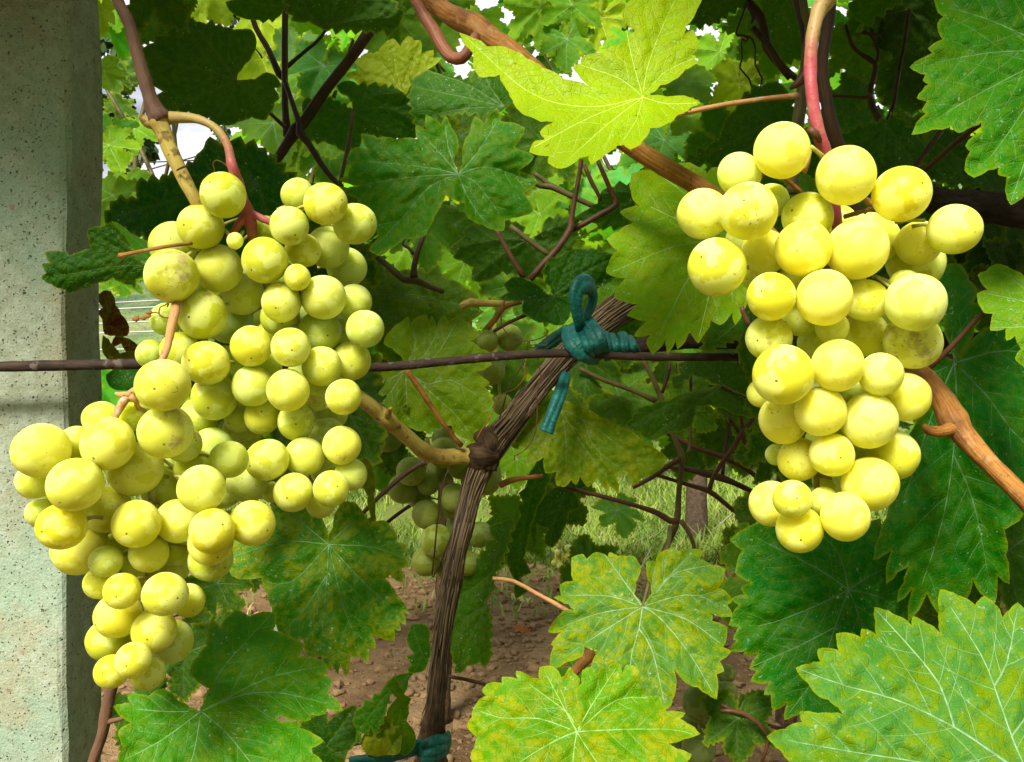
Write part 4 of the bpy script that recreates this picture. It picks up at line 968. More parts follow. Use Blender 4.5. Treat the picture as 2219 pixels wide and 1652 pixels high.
# D  bottom left leaf
hero_leaf(V_LEFT, z('F', (868, 1424), (830, 1412), (780, 1385), (715, 1340), (650, 1362), (560, 1355), (562, 1392), (503, 1412), (560, 1478), (524, 1520), (540, 1590), (518, 1650), (560, 1700), (540, 1760)) + z('J', (-130, 1900), (0, 1960), (150, 1900), (300, 1930), (430, 1820), (540, 1760), (605, 1655), (560, 1600), (552, 1570), (610, 1530), (540, 1478), (490, 1460), (492, 1432), (440, 1418), (385, 1420), (360, 1404), (385, 1392), (470, 1415), (546, 1411), (552, 1386), (630, 1375), (642, 1352), (722, 1352), (655, 1262), (660, 1190), (600, 1152), (637, 1150), (626, 1097), (560, 1060), (490, 1050), (505, 990), (430, 943), (350, 900), (342, 818), (200, 828), (122, 806), (42, 885), (-10, 850), (-40, 1000), (-90, 1060)) + z('F', (870, 1190), (845, 1215), (838, 1270), (900, 1332), (885, 1400)),
    (435.8, 1542), [[(435.8, 1542)] + z('F', (960, 1260), (1060, 1140), (1180, 1010)), [(435.8, 1542)] + z('J', (100, 1290), (330, 1255), (640, 1320)), [(435.8, 1542)] + z('J', (60, 1470), (200, 1640), (350, 1860)), [(435.8, 1542)] + z('F', (850, 1600), (800, 1750)), [(435.8, 1542)] + z('F', (700, 1560), (545, 1640)), [(435.8, 1542)] + z('F', (700, 1430), (520, 1410)), [(435.8, 1542)] + z('J', (300, 1180), (620, 1110))],
    .40, (.1, -.6), (.065, .205, .035), .25, tooth=48, label='broad fresh green leaf below the left grapes, lowest at the left', res=3000, curl=.7, wave=.7)

# E  leaf with yellow patches below the left grapes
hero_leaf(V_LEFT, z('J', (648, 408), (625, 300), (560, 220), (430, 180), (330, 230), (180, 380), (95, 450), (108, 590), (180, 620), (262, 622), (300, 700), (328, 780), (350, 850), (382, 942), (430, 945), (500, 972), (530, 1042), (600, 1062), (632, 1108), (662, 1132), (668, 1095), (700, 1147), (716, 1090), (750, 1157), (772, 1040), (808, 1070), (822, 1040), (862, 1088), (877, 1010), (912, 1012), (906, 940), (1012, 962), (1020, 905), (1052, 905), (1046, 855), (1082, 872), (1072, 800), (1104, 822), (1032, 700), (972, 620), (1000, 600), (1062, 634), (1064, 565), (1088, 540), (1070, 480), (1082, 430), (1036, 410), (1030, 370), (960, 300), (880, 290), (800, 200), (720, 200), (672, 330)),
    z('J', (650, 425))[0], [z('J', *p) for p in ([(650, 425), (430, 640), (200, 610)], [(650, 425), (638, 650), (600, 1040)], [(650, 425), (740, 800), (860, 1060)], [(650, 425), (850, 640), (1080, 850)], [(650, 425), (900, 440), (1070, 500)], [(650, 425), (400, 408), (120, 490)], [(650, 425), (500, 300), (400, 200)], [(650, 425), (760, 320), (850, 270)], [(638, 600), (520, 780), (390, 920)])],
    .47, (.0, -.40), (.05, .165, .024), .7, tooth=60, label='green leaf with orange-yellow blotches hanging under the middle of the left grapes', res=3000, curl=1.2, fold=1.2)

# F  dark leaf below the right grapes
hero_leaf(V_RIGHT, z('L', (700, 40), (560, 0), (400, 20), (250, 60), (110, 120), (45, 188), (100, 262), (78, 392), (158, 465), (108, 500), (120, 545), (48, 575), (82, 620), (28, 740), (82, 760), (54, 840), (72, 852), (40, 912), (127, 917), (122, 942), (205, 945), (162, 1030), (202, 1052), (175, 1117), (278, 1132), (258, 1202), (302, 1212), (322, 1302), (402, 1268), (400, 1362), (500, 1332), (560, 1440), (720, 1400), (900, 1330), (1150, 1100), (1260, 850), (1220, 700), (1260, 500), (1200, 300), (1100, 150), (960, 60), (830, 20)),
    z('L', (815, 515))[0], [z('L', *p) for p in ([(815, 515), (530, 650), (240, 750), (50, 740)], [(815, 515), (725, 760), (620, 1050), (420, 1330)], [(815, 515), (900, 750), (1000, 1200)], [(815, 515), (600, 370), (120, 130)], [(815, 515), (1020, 560), (1220, 700)], [(815, 515), (750, 280), (560, 70)], [(815, 515), (960, 420), (1190, 310)], [(725, 760), (500, 880), (180, 1020)])],
    .46, (.0, -.30), (.022, .125, .024), .1, tooth=34, label='dark green leaf directly below the tip of the right grapes', res=2600)

# G  large dark green leaf behind the right grapes
hero_leaf(V_RIGHT, [(2068, 778), (2046, 700), (2036, 640), (2040, 585), (2080, 577), (2100, 608), (2118, 634), (2111, 655), (2132, 668), (2112, 712), (2080, 772), (2125, 720), (2170, 698), (2219, 690), (2280, 720), (2330, 790), (2320, 900), (2340, 1000), (2290, 1060), (2230, 1100), (2186, 1150), (2180, 1205), (2186, 1262), (2163, 1252), (2152, 1303), (2110, 1261), (2098, 1294), (2060, 1330), (2038, 1332), (2008, 1295), (1971, 1342), (1975, 1281), (1947, 1302), (1958, 1262), (1967, 1230), (1945, 1240), (1922, 1262), (1929, 1198), (1896, 1209), (1906, 1160), (1922, 1120), (1945, 1050), (1965, 960), (1990, 900), (1975, 840), (1985, 780), (2020, 770)],
    (2069, 787), [[(2069, 787), (2074, 880), (2066, 985), (2042, 1130), (1990, 1290)], [(2069, 787), (2140, 860), (2219, 960), (2330, 1000)], [(2069, 787), (2180, 760), (2320, 790)], [(2069, 787), (2010, 815), (1985, 830)], [(2069, 787), (2062, 690), (2080, 585)], [(2066, 985), (2110, 1090), (2150, 1290)], [(2069, 787), (2020, 900), (1960, 1080)], [(2069, 787), (2110, 690), (2120, 640)]],
    .455, (.0, -.28), (.025, .14, .025), .1, tooth=60, label='large deep green leaf behind the right grapes and the slanting cane', res=3000)

# H  top right leaf
hero_leaf(V_RIGHT, z('E', (1110, -120), (1092, 60), (1122, 110), (1098, 160), (1112, 250), (1038, 310), (1056, 345), (928, 432), (1012, 482), (1004, 520), (1032, 545), (968, 630), (1022, 660), (1004, 700), (1012, 740), (940, 860), (1060, 838), (1175, 823), (1230, 850), (1290, 830), (1372, 795), (1374, 850), (1322, 880), (1280, 940), (1300, 985), (1276, 1090), (1332, 1137), (1420, 1100), (1486, 1085), (1490, 1125), (1536, 1150), (1540, 1270), (1570, 1317), (1655, 1262), (1760, 1190), (1800, 1220), (1900, 1000), (2000, 850), (2080, 500), (2000, 100), (1760, -230), (1500, -190), (1300, -260)),
    z('E', (1880, 330))[0], [z('E', *p) for p in ([(1880, 330), (1650, 455), (1300, 640), (960, 850)], [(1880, 330), (1645, 720), (1430, 1020), (1290, 1120)], [(1880, 330), (1740, 800), (1570, 1300)], [(1880, 330), (1450, 340), (940, 432)], [(1880, 330), (1400, 120), (1110, 40)], [(1880, 330), (1880, 700), (1800, 1200)])],
    .36, (.1, -.35), (.05, .185, .03), .18, tooth=200, label='large green leaf with yellowish teeth hanging in from the upper right corner', res=2600, wave=.6, pucker=1.4)
# I  pale leaf at the right edge
hero_leaf(V_RIGHT, z('H', (1983, 990), (2020, 965), (2075, 938), (2150, 953), (2219, 992), (2350, 1000), (2450, 1200), (2400, 1450), (2222, 1457), (2180, 1420), (2195, 1370), (2172, 1310), (2130, 1322), (2120, 1270), (2050, 1272), (2048, 1225), (2052, 1190), (2010, 1175), (1980, 1092), (2022, 1060)),
    z('H', (2400, 1180))[0], [z('H', *p) for p in ([(2400, 1180), (2200, 1120), (2000, 1080)], [(2400, 1180), (2250, 1080), (2080, 945)], [(2400, 1180), (2240, 1250), (2060, 1265)], [(2400, 1180), (2300, 1330), (2225, 1450)])],
    .37, (-.2, -.5), (.13, .25, .045), .2, tooth=48, label='small pale green leaf poking in at the right edge', res=1200)

# J  bright folded leaf at the top
fy = z('C', (0, 620))[0][1]
hero_leaf(V_RIGHT, z('C', (858, 618), (900, 600), (960, 550), (1060, 510), (1118, 450), (1192, 400), (1165, 360), (1196, 290), (1165, 200), (1108, 232), (1122, 170), (1200, 50), (1215, -60), (1100, -150), (980, -120), (880, -60), (760, 20), (718, 120), (742, 160), (788, 200), (735, 250), (690, 298), (640, 300), (600, 345), (545, 340), (455, 375), (438, 410), (398, 430), (425, 480), (500, 560), (330, 510), (200, 440), (100, 380), (0, 322), (-160, 300), (-325, 224), (-255, 340), (-205, 480), (-90, 500), (-20, 600), (5, 650), (30, 702), (110, 752), (252, 790), (188, 850), (206, 900), (150, 920), (122, 980), (232, 1010), (237, 1050), (320, 1077), (440, 1018), (490, 1012), (510, 1057), (600, 1000), (680, 940), (722, 935), (772, 957), (872, 880), (900, 830), (1000, 800), (1072, 740), (1102, 730), (1162, 690), (1208, 664), (1150, 630), (1000, 624)),
    z('C', (845, 628))[0], [z('C', *p) for p in ([(845, 628), (700, 510), (440, 420)], [(845, 628), (870, 450), (960, 200), (1100, -100)], [(845, 628), (780, 400), (740, 200)], [(845, 628), (980, 470), (1170, 380)], [(845, 628), (500, 690), (120, 600), (-300, 240)], [(845, 628), (620, 800), (330, 1060)], [(845, 628), (800, 780), (700, 930)], [(845, 628), (1000, 670), (1190, 664)], [(845, 628), (500, 760), (140, 950)])],
    .375, (.0, .0), (.30, .43, .05), .35, tooth=60, label='big folded yellow-green leaf, brightest at the top, lying over the slanting cane', res=3400,
    bendf=lambda x, y: np.where(y > fy, -(y - fy) * 1.35, (fy - y) * .42), vein_w=.4, pucker=.5, wave=.3, curl=.3,
    petiole=[(*z('O', (1040, 565))[0], 10, .385), (*z('C', (1000, 690))[0], 9, .39), (*z('C', (845, 632))[0], 9, .378)], pet_mat=M_CANE_ORANGE)

# K  centre leaf
hero_leaf(V_OLD, z('B', (1303, 1115), (1275, 1050), (1285, 1000), (1305, 960), (1300, 890), (1262, 830), (1225, 758), (1192, 800), (1103, 750), (1092, 830), (1035, 818), (1032, 890), (950, 892), (900, 902), (780, 890), (688, 873), (712, 960), (640, 962), (590, 1030), (625, 1055), (590, 1130), (540, 1160), (652, 1200), (558, 1240), (640, 1272), (700, 1350), (770, 1450), (782, 1530), (738, 1612), (802, 1642), (870, 1600), (960, 1540), (1080, 1522), (1110, 1480), (1150, 1400), (1200, 1310), (1228, 1268), (1280, 1290), (1342, 1320), (1380, 1402), (1460, 1450), (1530, 1482), (1592, 1482), (1612, 1430)) + [(1112, 472), (1150, 456), (1140, 420), (1162, 395), (1130, 370), (1152, 340), (1120, 318), (1132, 280), (1090, 262), (1075, 238), (1050, 265), (1030, 256), (1020, 285), (1002, 320)] + z('B', (1332, 1020), (1335, 1060), (1310, 1112)),
    z('B', (1305, 1128))[0], [z('B', *p) for p in ([(1305, 1128), (1150, 1090), (900, 1060), (600, 1035)], [(1305, 1128), (1050, 1140), (760, 1180), (570, 1240)], [(1305, 1128), (1130, 1200), (960, 1390), (760, 1600)], [(1305, 1128), (1180, 980), (1040, 840)], [(1305, 1128), (1360, 1260), (1450, 1400), (1530, 1470)], [(1305, 1128), (1420, 1180), (1600, 1420)], [(1305, 1128), (1500, 1080), (1790, 1180)], [(1305, 1128), (1420, 1000), (1560, 780)], [(1305, 1128), (1240, 950), (1220, 780)])],
    .58, (.0, -.25), (.055, .18, .03), .25, tooth=48, label='wide green leaf with dusty pale veins in the centre above the wire', res=3000, curl=1.0, fold=1.3)

# L  leaf between the tie and the right grapes
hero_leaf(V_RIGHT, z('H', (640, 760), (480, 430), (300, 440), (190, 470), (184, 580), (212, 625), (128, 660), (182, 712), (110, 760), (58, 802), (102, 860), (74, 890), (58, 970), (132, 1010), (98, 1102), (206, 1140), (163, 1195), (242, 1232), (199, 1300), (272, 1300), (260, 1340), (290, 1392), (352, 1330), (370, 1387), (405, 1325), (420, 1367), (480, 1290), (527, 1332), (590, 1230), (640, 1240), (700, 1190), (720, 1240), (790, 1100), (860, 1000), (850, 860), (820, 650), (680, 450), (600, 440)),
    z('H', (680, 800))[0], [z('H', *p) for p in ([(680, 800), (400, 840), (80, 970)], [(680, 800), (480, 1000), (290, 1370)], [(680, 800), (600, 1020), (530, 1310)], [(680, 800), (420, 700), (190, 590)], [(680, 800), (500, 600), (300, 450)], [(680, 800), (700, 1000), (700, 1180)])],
    .465, (.1, -.35), (.21, .37, .05), .5, tooth=60, label='yellow-green toothed leaf between the teal tie and the right grapes', res=2600)  # colour brightened to make up for the shade cast by leaf J

# M  olive leaf under the tie
hero_leaf(V_DARK, z('G', (1412, 972), (1380, 930), (1300, 950), (1200, 1050), (1128, 1110), (1142, 1200), (1202, 1260), (1200, 1342), (1300, 1310), (1320, 1392), (1382, 1400), (1390, 1472), (1440, 1482), (1482, 1450), (1512, 1472), (1542, 1430), (1592, 1482), (1652, 1440), (1722, 1512), (1716, 1460), (1785, 1525), (1786, 1440), (1842, 1400), (1862, 1452)) + [(1372, 1052), (1392, 1036), (1420, 1024), (1442, 994), (1400, 960), (1342, 925), (1302, 905), (1270, 885)] + z('G', (1500, 960), (1440, 940)),
    z('G', (1415, 985))[0], [z('G', *p) for p in ([(1415, 985), (1480, 1100), (1620, 1310), (1780, 1510)], [(1415, 985), (1450, 1200), (1440, 1470)], [(1415, 985), (1340, 1150), (1210, 1330)], [(1415, 985), (1600, 1080), (1900, 1300), (2070, 1310)], [(1415, 985), (1280, 1040), (1140, 1120)], [(1560, 1050), (1640, 1240), (1840, 1400)])],
    .64, (.0, -.25), OL, .5, tooth=60, label='olive leaf with a toothed drip edge below the teal tie', res=2400)

# N  pale-veined leaf seen from below, behind the wire
hero_leaf(V_OLD, z('G', (418, 715), (388, 650), (330, 600), (280, 560), (300, 500), (395, 420), (430, 398), (442, 460), (480, 410), (545, 388), (562, 440), (582, 390), (602, 420), (612, 470), (662, 388), (692, 420), (760, 390), (792, 420), (832, 450), (882, 490), (887, 510), (838, 550), (900, 600), (952, 622), (930, 642), (962, 700), (868, 750), (922, 790), (952, 820), (932, 850), (977, 950), (940, 1000), (972, 1020), (930, 1100), (880, 1192), (800, 1180), (740, 1150), (700, 1100), (600, 1112), (520, 1132), (400, 1090), (300, 1000), (200, 950), (130, 900), (100, 800), (180, 760), (330, 740)),
    z('G', (415, 735))[0], [z('G', *p) for p in ([(415, 735), (560, 830), (700, 800), (950, 950)], [(415, 735), (600, 900), (760, 1050), (850, 1180)], [(415, 735), (420, 900), (430, 1080)], [(415, 735), (540, 640), (660, 400)], [(415, 735), (600, 650), (760, 400)], [(415, 735), (480, 560), (440, 420)], [(415, 735), (250, 830), (120, 830)], [(415, 735), (680, 690), (940, 630)], [(415, 735), (300, 900), (220, 950)])],
    .63, (.0, -.15), (.15, .24, .04), .3, tooth=60, back=False, label='olive-yellow leaf with white veins behind the wire, left of the shaggy cane', res=2600, vein_w=1.5, fold=.8)

# O  dark undersides, upper middle
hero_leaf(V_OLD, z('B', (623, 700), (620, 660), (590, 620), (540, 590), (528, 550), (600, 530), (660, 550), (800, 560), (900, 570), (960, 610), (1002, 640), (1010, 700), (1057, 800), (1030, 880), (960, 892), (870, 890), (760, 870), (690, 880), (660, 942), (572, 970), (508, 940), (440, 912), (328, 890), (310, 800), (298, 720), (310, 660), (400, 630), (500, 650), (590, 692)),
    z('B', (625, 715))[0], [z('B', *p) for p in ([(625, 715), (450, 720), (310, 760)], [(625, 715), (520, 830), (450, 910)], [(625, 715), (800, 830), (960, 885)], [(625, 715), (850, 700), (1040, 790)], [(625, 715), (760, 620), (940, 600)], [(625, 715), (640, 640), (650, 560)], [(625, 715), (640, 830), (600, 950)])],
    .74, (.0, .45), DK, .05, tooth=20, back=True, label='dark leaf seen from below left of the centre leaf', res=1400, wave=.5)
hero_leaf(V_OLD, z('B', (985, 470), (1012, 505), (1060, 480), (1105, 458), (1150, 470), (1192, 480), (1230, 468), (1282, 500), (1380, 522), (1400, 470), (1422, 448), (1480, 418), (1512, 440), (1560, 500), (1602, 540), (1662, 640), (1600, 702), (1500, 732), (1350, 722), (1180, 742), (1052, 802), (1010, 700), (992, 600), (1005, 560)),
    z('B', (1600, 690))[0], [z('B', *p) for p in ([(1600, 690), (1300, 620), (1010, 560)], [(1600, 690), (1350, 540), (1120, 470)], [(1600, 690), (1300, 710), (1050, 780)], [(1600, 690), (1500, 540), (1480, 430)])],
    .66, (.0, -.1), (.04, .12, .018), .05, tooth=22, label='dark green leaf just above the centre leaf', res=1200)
hero_leaf(V_OLD, z('B', (935, 588), (880, 560), (800, 555), (700, 550), (630, 512), (588, 500), (602, 470), (660, 450), (642, 400), (680, 370), (700, 350), (760, 345), (790, 330), (820, 288), (880, 258), (930, 290), (980, 238), (1020, 262), (1060, 270), (1072, 340), (1140, 328), (1147, 370), (1192, 380), (1110, 450), (1060, 480), (1002, 530), (970, 602)),
    z('B', (935, 592))[0], [z('B', *p) for p in ([(935, 592), (800, 500), (600, 490)], [(935, 592), (820, 420), (700, 360)], [(935, 592), (900, 420), (880, 270)], [(935, 592), (1000, 420), (1060, 290)], [(935, 592), (1040, 480), (1180, 380)])],
    .80, (.0, .2), (.25, .31, .02), .3, tooth=30, label='yellow-green backlit leaf above the dark leaf in the upper middle', res=1200)
# P  dark leaf top left
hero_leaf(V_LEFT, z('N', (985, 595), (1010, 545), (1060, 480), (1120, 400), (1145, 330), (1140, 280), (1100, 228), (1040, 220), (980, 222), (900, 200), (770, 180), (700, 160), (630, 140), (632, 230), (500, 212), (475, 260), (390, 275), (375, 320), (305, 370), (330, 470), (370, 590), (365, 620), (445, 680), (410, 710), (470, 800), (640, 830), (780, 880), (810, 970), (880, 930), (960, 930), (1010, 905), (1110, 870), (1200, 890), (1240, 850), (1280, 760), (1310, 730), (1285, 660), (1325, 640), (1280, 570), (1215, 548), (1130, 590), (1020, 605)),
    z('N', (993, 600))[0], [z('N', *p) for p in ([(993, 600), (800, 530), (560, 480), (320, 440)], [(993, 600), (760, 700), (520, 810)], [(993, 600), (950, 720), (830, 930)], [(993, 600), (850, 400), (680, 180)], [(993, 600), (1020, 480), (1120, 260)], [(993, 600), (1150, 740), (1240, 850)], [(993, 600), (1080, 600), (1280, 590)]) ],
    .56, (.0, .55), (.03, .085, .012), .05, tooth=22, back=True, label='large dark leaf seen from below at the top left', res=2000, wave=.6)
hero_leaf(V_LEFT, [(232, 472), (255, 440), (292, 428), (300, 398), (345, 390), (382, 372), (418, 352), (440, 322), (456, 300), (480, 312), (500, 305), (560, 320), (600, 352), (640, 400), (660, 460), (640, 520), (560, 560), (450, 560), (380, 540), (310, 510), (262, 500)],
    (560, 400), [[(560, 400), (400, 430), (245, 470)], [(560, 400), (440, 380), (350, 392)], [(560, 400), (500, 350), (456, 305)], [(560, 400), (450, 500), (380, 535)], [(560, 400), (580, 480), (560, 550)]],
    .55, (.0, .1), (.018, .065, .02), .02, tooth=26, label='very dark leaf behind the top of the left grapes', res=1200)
hero_leaf(V_LEFT, z('K5', (850, 560), (790, 520), (760, 460), (742, 410), (700, 358), (640, 308), (600, 320), (515, 342), (512, 400), (520, 450), (405, 490), (380, 470), (352, 468), (300, 465), (262, 478), (282, 530), (248, 545), (262, 590), (244, 622), (300, 660), (380, 690), (402, 706), (470, 682), (560, 650), (650, 622), (680, 640), (760, 660), (780, 680), (790, 630), (850, 600)),
    z('K5', (870, 545))[0], [z('K5', *p) for p in ([(870, 545), (640, 560), (400, 600), (255, 610)], [(870, 545), (700, 460), (530, 360)], [(870, 545), (640, 600), (420, 690)], [(870, 545), (720, 420), (640, 315)])],
    .45, (.25, .25), (.025, .085, .014), .1, tooth=40, label='half-folded shade-darkened leaf lying across the edge of the concrete post', res=1300, curl=.6)  # the leaf's shade is put into its darker colour
hero_leaf(V_LEFT, z('K5', (640, 292), (690, 310), (760, 370), (850, 420), (900, 480), (880, 515), (790, 510), (775, 460), (740, 410), (700, 350)),
    z('K5', (890, 500))[0], [z('K5', (890, 500), (780, 400), (650, 298))], .47, (0, -.3), (.09, .22, .05), .05, tooth=200, label='narrow pale strip of leaf beside the post', res=300, sec=False)

# middle layer, shade put into the darker leaf colours
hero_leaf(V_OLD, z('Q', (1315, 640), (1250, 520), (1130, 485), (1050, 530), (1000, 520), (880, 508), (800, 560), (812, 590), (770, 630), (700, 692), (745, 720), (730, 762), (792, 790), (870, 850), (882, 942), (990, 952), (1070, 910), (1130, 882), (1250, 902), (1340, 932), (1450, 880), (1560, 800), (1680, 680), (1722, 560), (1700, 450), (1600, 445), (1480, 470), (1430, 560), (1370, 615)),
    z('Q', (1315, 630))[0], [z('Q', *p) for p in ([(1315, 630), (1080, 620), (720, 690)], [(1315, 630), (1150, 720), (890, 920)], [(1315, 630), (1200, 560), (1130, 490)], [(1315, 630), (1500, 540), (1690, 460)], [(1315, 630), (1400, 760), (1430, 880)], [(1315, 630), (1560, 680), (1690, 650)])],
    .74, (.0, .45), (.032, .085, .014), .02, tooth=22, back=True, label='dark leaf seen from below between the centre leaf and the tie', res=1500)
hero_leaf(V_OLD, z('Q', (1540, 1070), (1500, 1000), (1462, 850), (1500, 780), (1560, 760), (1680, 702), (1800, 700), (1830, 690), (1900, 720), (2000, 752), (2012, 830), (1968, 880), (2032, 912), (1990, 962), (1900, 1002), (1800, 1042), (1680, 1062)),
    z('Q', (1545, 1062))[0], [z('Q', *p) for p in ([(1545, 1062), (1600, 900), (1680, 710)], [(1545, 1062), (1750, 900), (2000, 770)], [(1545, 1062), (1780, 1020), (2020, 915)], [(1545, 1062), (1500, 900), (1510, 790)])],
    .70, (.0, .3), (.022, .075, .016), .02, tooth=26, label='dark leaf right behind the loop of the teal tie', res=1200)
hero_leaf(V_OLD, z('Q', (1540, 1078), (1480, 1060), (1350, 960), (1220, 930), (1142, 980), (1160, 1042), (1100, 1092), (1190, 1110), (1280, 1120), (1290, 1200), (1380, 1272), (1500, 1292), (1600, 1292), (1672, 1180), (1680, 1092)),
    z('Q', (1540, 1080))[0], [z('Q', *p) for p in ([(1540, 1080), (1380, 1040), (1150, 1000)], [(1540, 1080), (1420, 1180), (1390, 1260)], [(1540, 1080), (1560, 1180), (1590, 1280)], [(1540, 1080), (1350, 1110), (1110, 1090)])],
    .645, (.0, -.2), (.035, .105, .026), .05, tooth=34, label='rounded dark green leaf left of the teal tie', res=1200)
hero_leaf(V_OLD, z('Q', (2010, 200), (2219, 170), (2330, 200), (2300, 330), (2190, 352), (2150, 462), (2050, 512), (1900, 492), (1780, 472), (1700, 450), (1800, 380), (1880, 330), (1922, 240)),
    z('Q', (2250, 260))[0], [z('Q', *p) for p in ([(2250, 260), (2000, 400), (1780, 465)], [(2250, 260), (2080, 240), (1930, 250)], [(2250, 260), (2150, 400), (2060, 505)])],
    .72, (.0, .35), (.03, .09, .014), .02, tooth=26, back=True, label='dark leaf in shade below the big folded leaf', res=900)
hero_leaf(V_OLD, [(770, 560), (800, 572), (860, 590), (900, 585), (960, 600), (1010, 625), (1032, 640), (1035, 656), (1000, 662), (1042, 676), (1000, 700), (960, 695), (900, 715), (850, 720), (800, 722), (760, 650)],
    (790, 640), [[(790, 640), (900, 640), (1035, 670)], [(790, 640), (880, 600), (960, 602)], [(790, 640), (860, 690), (900, 712)]], .69, (0, -.35), (.055, .11, .016), .2, tooth=40, label='dull brownish-green leaf under the centre leaf', res=900)
hero_leaf(V_DARK, z('P', (1080, 400), (1000, 410), (860, 440), (700, 500), (560, 540), (470, 570), (420, 640), (370, 700), (470, 740), (560, 790), (700, 740), (830, 690), (900, 560), (1000, 540), (1100, 560), (1250, 620), (1370, 630), (1300, 540), (1220, 470)),
    z('P', (1080, 402))[0], [z('P', *p) for p in ([(1080, 402), (800, 480), (390, 700)], [(1080, 402), (850, 560), (560, 780)], [(1080, 402), (1200, 520), (1350, 625)], [(1080, 402), (980, 480), (860, 650)])],
    .80, (.0, -.3), (.045, .10, .015), .05, tooth=34, label='long shaded leaf above the tangle of bare stems', res=1200)
hero_leaf(V_DARK, z('P', (740, 400), (820, 220), (900, 190), (1080, 200), (1160, 210), (1240, 260), (1300, 330), (1250, 450), (1100, 400), (980, 350), (860, 330)),
    z('P', (1100, 390))[0], [z('P', *p) for p in ([(1100, 390), (960, 330), (760, 390)], [(1100, 390), (1000, 260), (910, 195)], [(1100, 390), (1180, 330), (1290, 330)])],
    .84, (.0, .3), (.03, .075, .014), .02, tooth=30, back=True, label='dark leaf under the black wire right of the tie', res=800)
hero_leaf(V_OLD, z('J', (1560, 330), (1620, 300), (1682, 290), (1640, 482), (1590, 580), (1572, 690), (1542, 760), (1565, 860), (1556, 960), (1562, 1060), (1530, 1117), (1500, 1095), (1470, 1102), (1430, 1110), (1390, 1142), (1350, 1060), (1330, 1000), (1360, 800), (1400, 620), (1500, 500), (1572, 400)),
    z('J', (1580, 575))[0], [z('J', *p) for p in ([(1580, 575), (1530, 780), (1420, 1000), (1400, 1120)], [(1580, 575), (1480, 660), (1370, 720)], [(1580, 575), (1570, 800), (1545, 1090)], [(1580, 575), (1600, 450), (1650, 310)], [(1530, 780), (1440, 830), (1350, 950)])],
    .70, (-.6, .0), (.05, .125, .02), .1, tooth=24, label='narrow hanging leaf edge-on to the right of the trunk', res=1300, vein_w=1.4)
hero_leaf(V_OLD, z('J', (1130, 880), (1200, 890), (1220, 980), (1215, 1080), (1180, 1130), (1110, 1142), (1130, 1040), (1100, 960)), z('J', (1215, 1110))[0], [z('J', (1215, 1110), (1160, 1000), (1125, 890))], .68, (.4, 0), (.035, .10, .02), .05, tooth=26, label='small dark leaf left of the trunk above the soil', res=400, sec=False)
hero_leaf(V_OLD, z('J', (975, 1205), (1000, 1180), (1080, 1150), (1120, 1150), (1100, 1190), (1000, 1270), (980, 1330), (960, 1400), (910, 1490), (880, 1455), (790, 1525), (800, 1460), (775, 1400), (840, 1340), (940, 1270)), z('J', (1100, 1160))[0], [z('J', *p) for p in ([(1100, 1160), (960, 1290), (800, 1500)], [(1100, 1160), (960, 1380), (910, 1480)])], .60, (.2, -.2), (.045, .13, .025), .08, tooth=26, label='folded dark green leaf low beside the foot of the trunk', res=700)
hero_leaf(V_OLD, z('J', (985, 1215), (1020, 1180), (1060, 1230), (1100, 1330), (1090, 1420), (1130, 1500), (1120, 1570), (1080, 1610), (1040, 1590), (1010, 1620), (1000, 1540), (1030, 1450), (990, 1370), (1020, 1290)), z('J', (1015, 1190))[0], [z('J', (1015, 1190), (1060, 1380), (1080, 1600))], .585, (.3, 0), (.07, .15, .03), .3, tooth=26, label='narrow folded leaf with a pale midrib at the foot of the trunk', res=600)
hero_leaf(V_OLD, z('J', (1000, 1400), (930, 1410), (880, 1460), (840, 1540), (870, 1600), (960, 1612), (1040, 1590), (1060, 1500), (1040, 1430)), z('J', (1030, 1420))[0], [z('J', (1030, 1420), (940, 1500), (870, 1590)), z('J', (1030, 1420), (1010, 1520), (1000, 1600))], .60, (0, -.4), (.13, .16, .025), .9, tooth=26, label='small yellowing leaf low at the foot of the trunk', res=500)
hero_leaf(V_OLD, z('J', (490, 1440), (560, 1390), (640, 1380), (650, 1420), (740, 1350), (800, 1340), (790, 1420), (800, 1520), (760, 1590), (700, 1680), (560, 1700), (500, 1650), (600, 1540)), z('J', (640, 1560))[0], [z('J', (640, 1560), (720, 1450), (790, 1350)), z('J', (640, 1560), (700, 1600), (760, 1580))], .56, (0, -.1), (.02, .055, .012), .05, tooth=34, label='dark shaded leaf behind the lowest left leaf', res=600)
hero_leaf(V_DARK, z('K', (330, 60), (360, -120), (420, -260), (480, -330), (520, -250), (500, -120), (440, 0), (400, 120), (380, 220), (350, 330), (300, 600), (290, 480), (240, 330), (220, 370), (170, 370), (200, 250), (290, 150)), z('K', (470, -330))[0], [z('K', (470, -330), (380, 0), (310, 400))], .78, (.3, 0), (.022, .065, .012), .02, tooth=40, label='long dark hanging leaf right of the trunk', res=700)
hero_leaf(V_DARK, z('K', (400, 40), (470, -60), (600, -140), (720, -220), (640, 40), (620, 130), (540, 260), (490, 230), (500, 150), (440, 130), (420, 280), (400, 200)), z('K', (700, -200))[0], [z('K', (700, -200), (560, 60), (520, 240))], .86, (.2, 0), (.028, .075, .014), .02, tooth=40, label='dark leaf above the small green grape clusters', res=600)

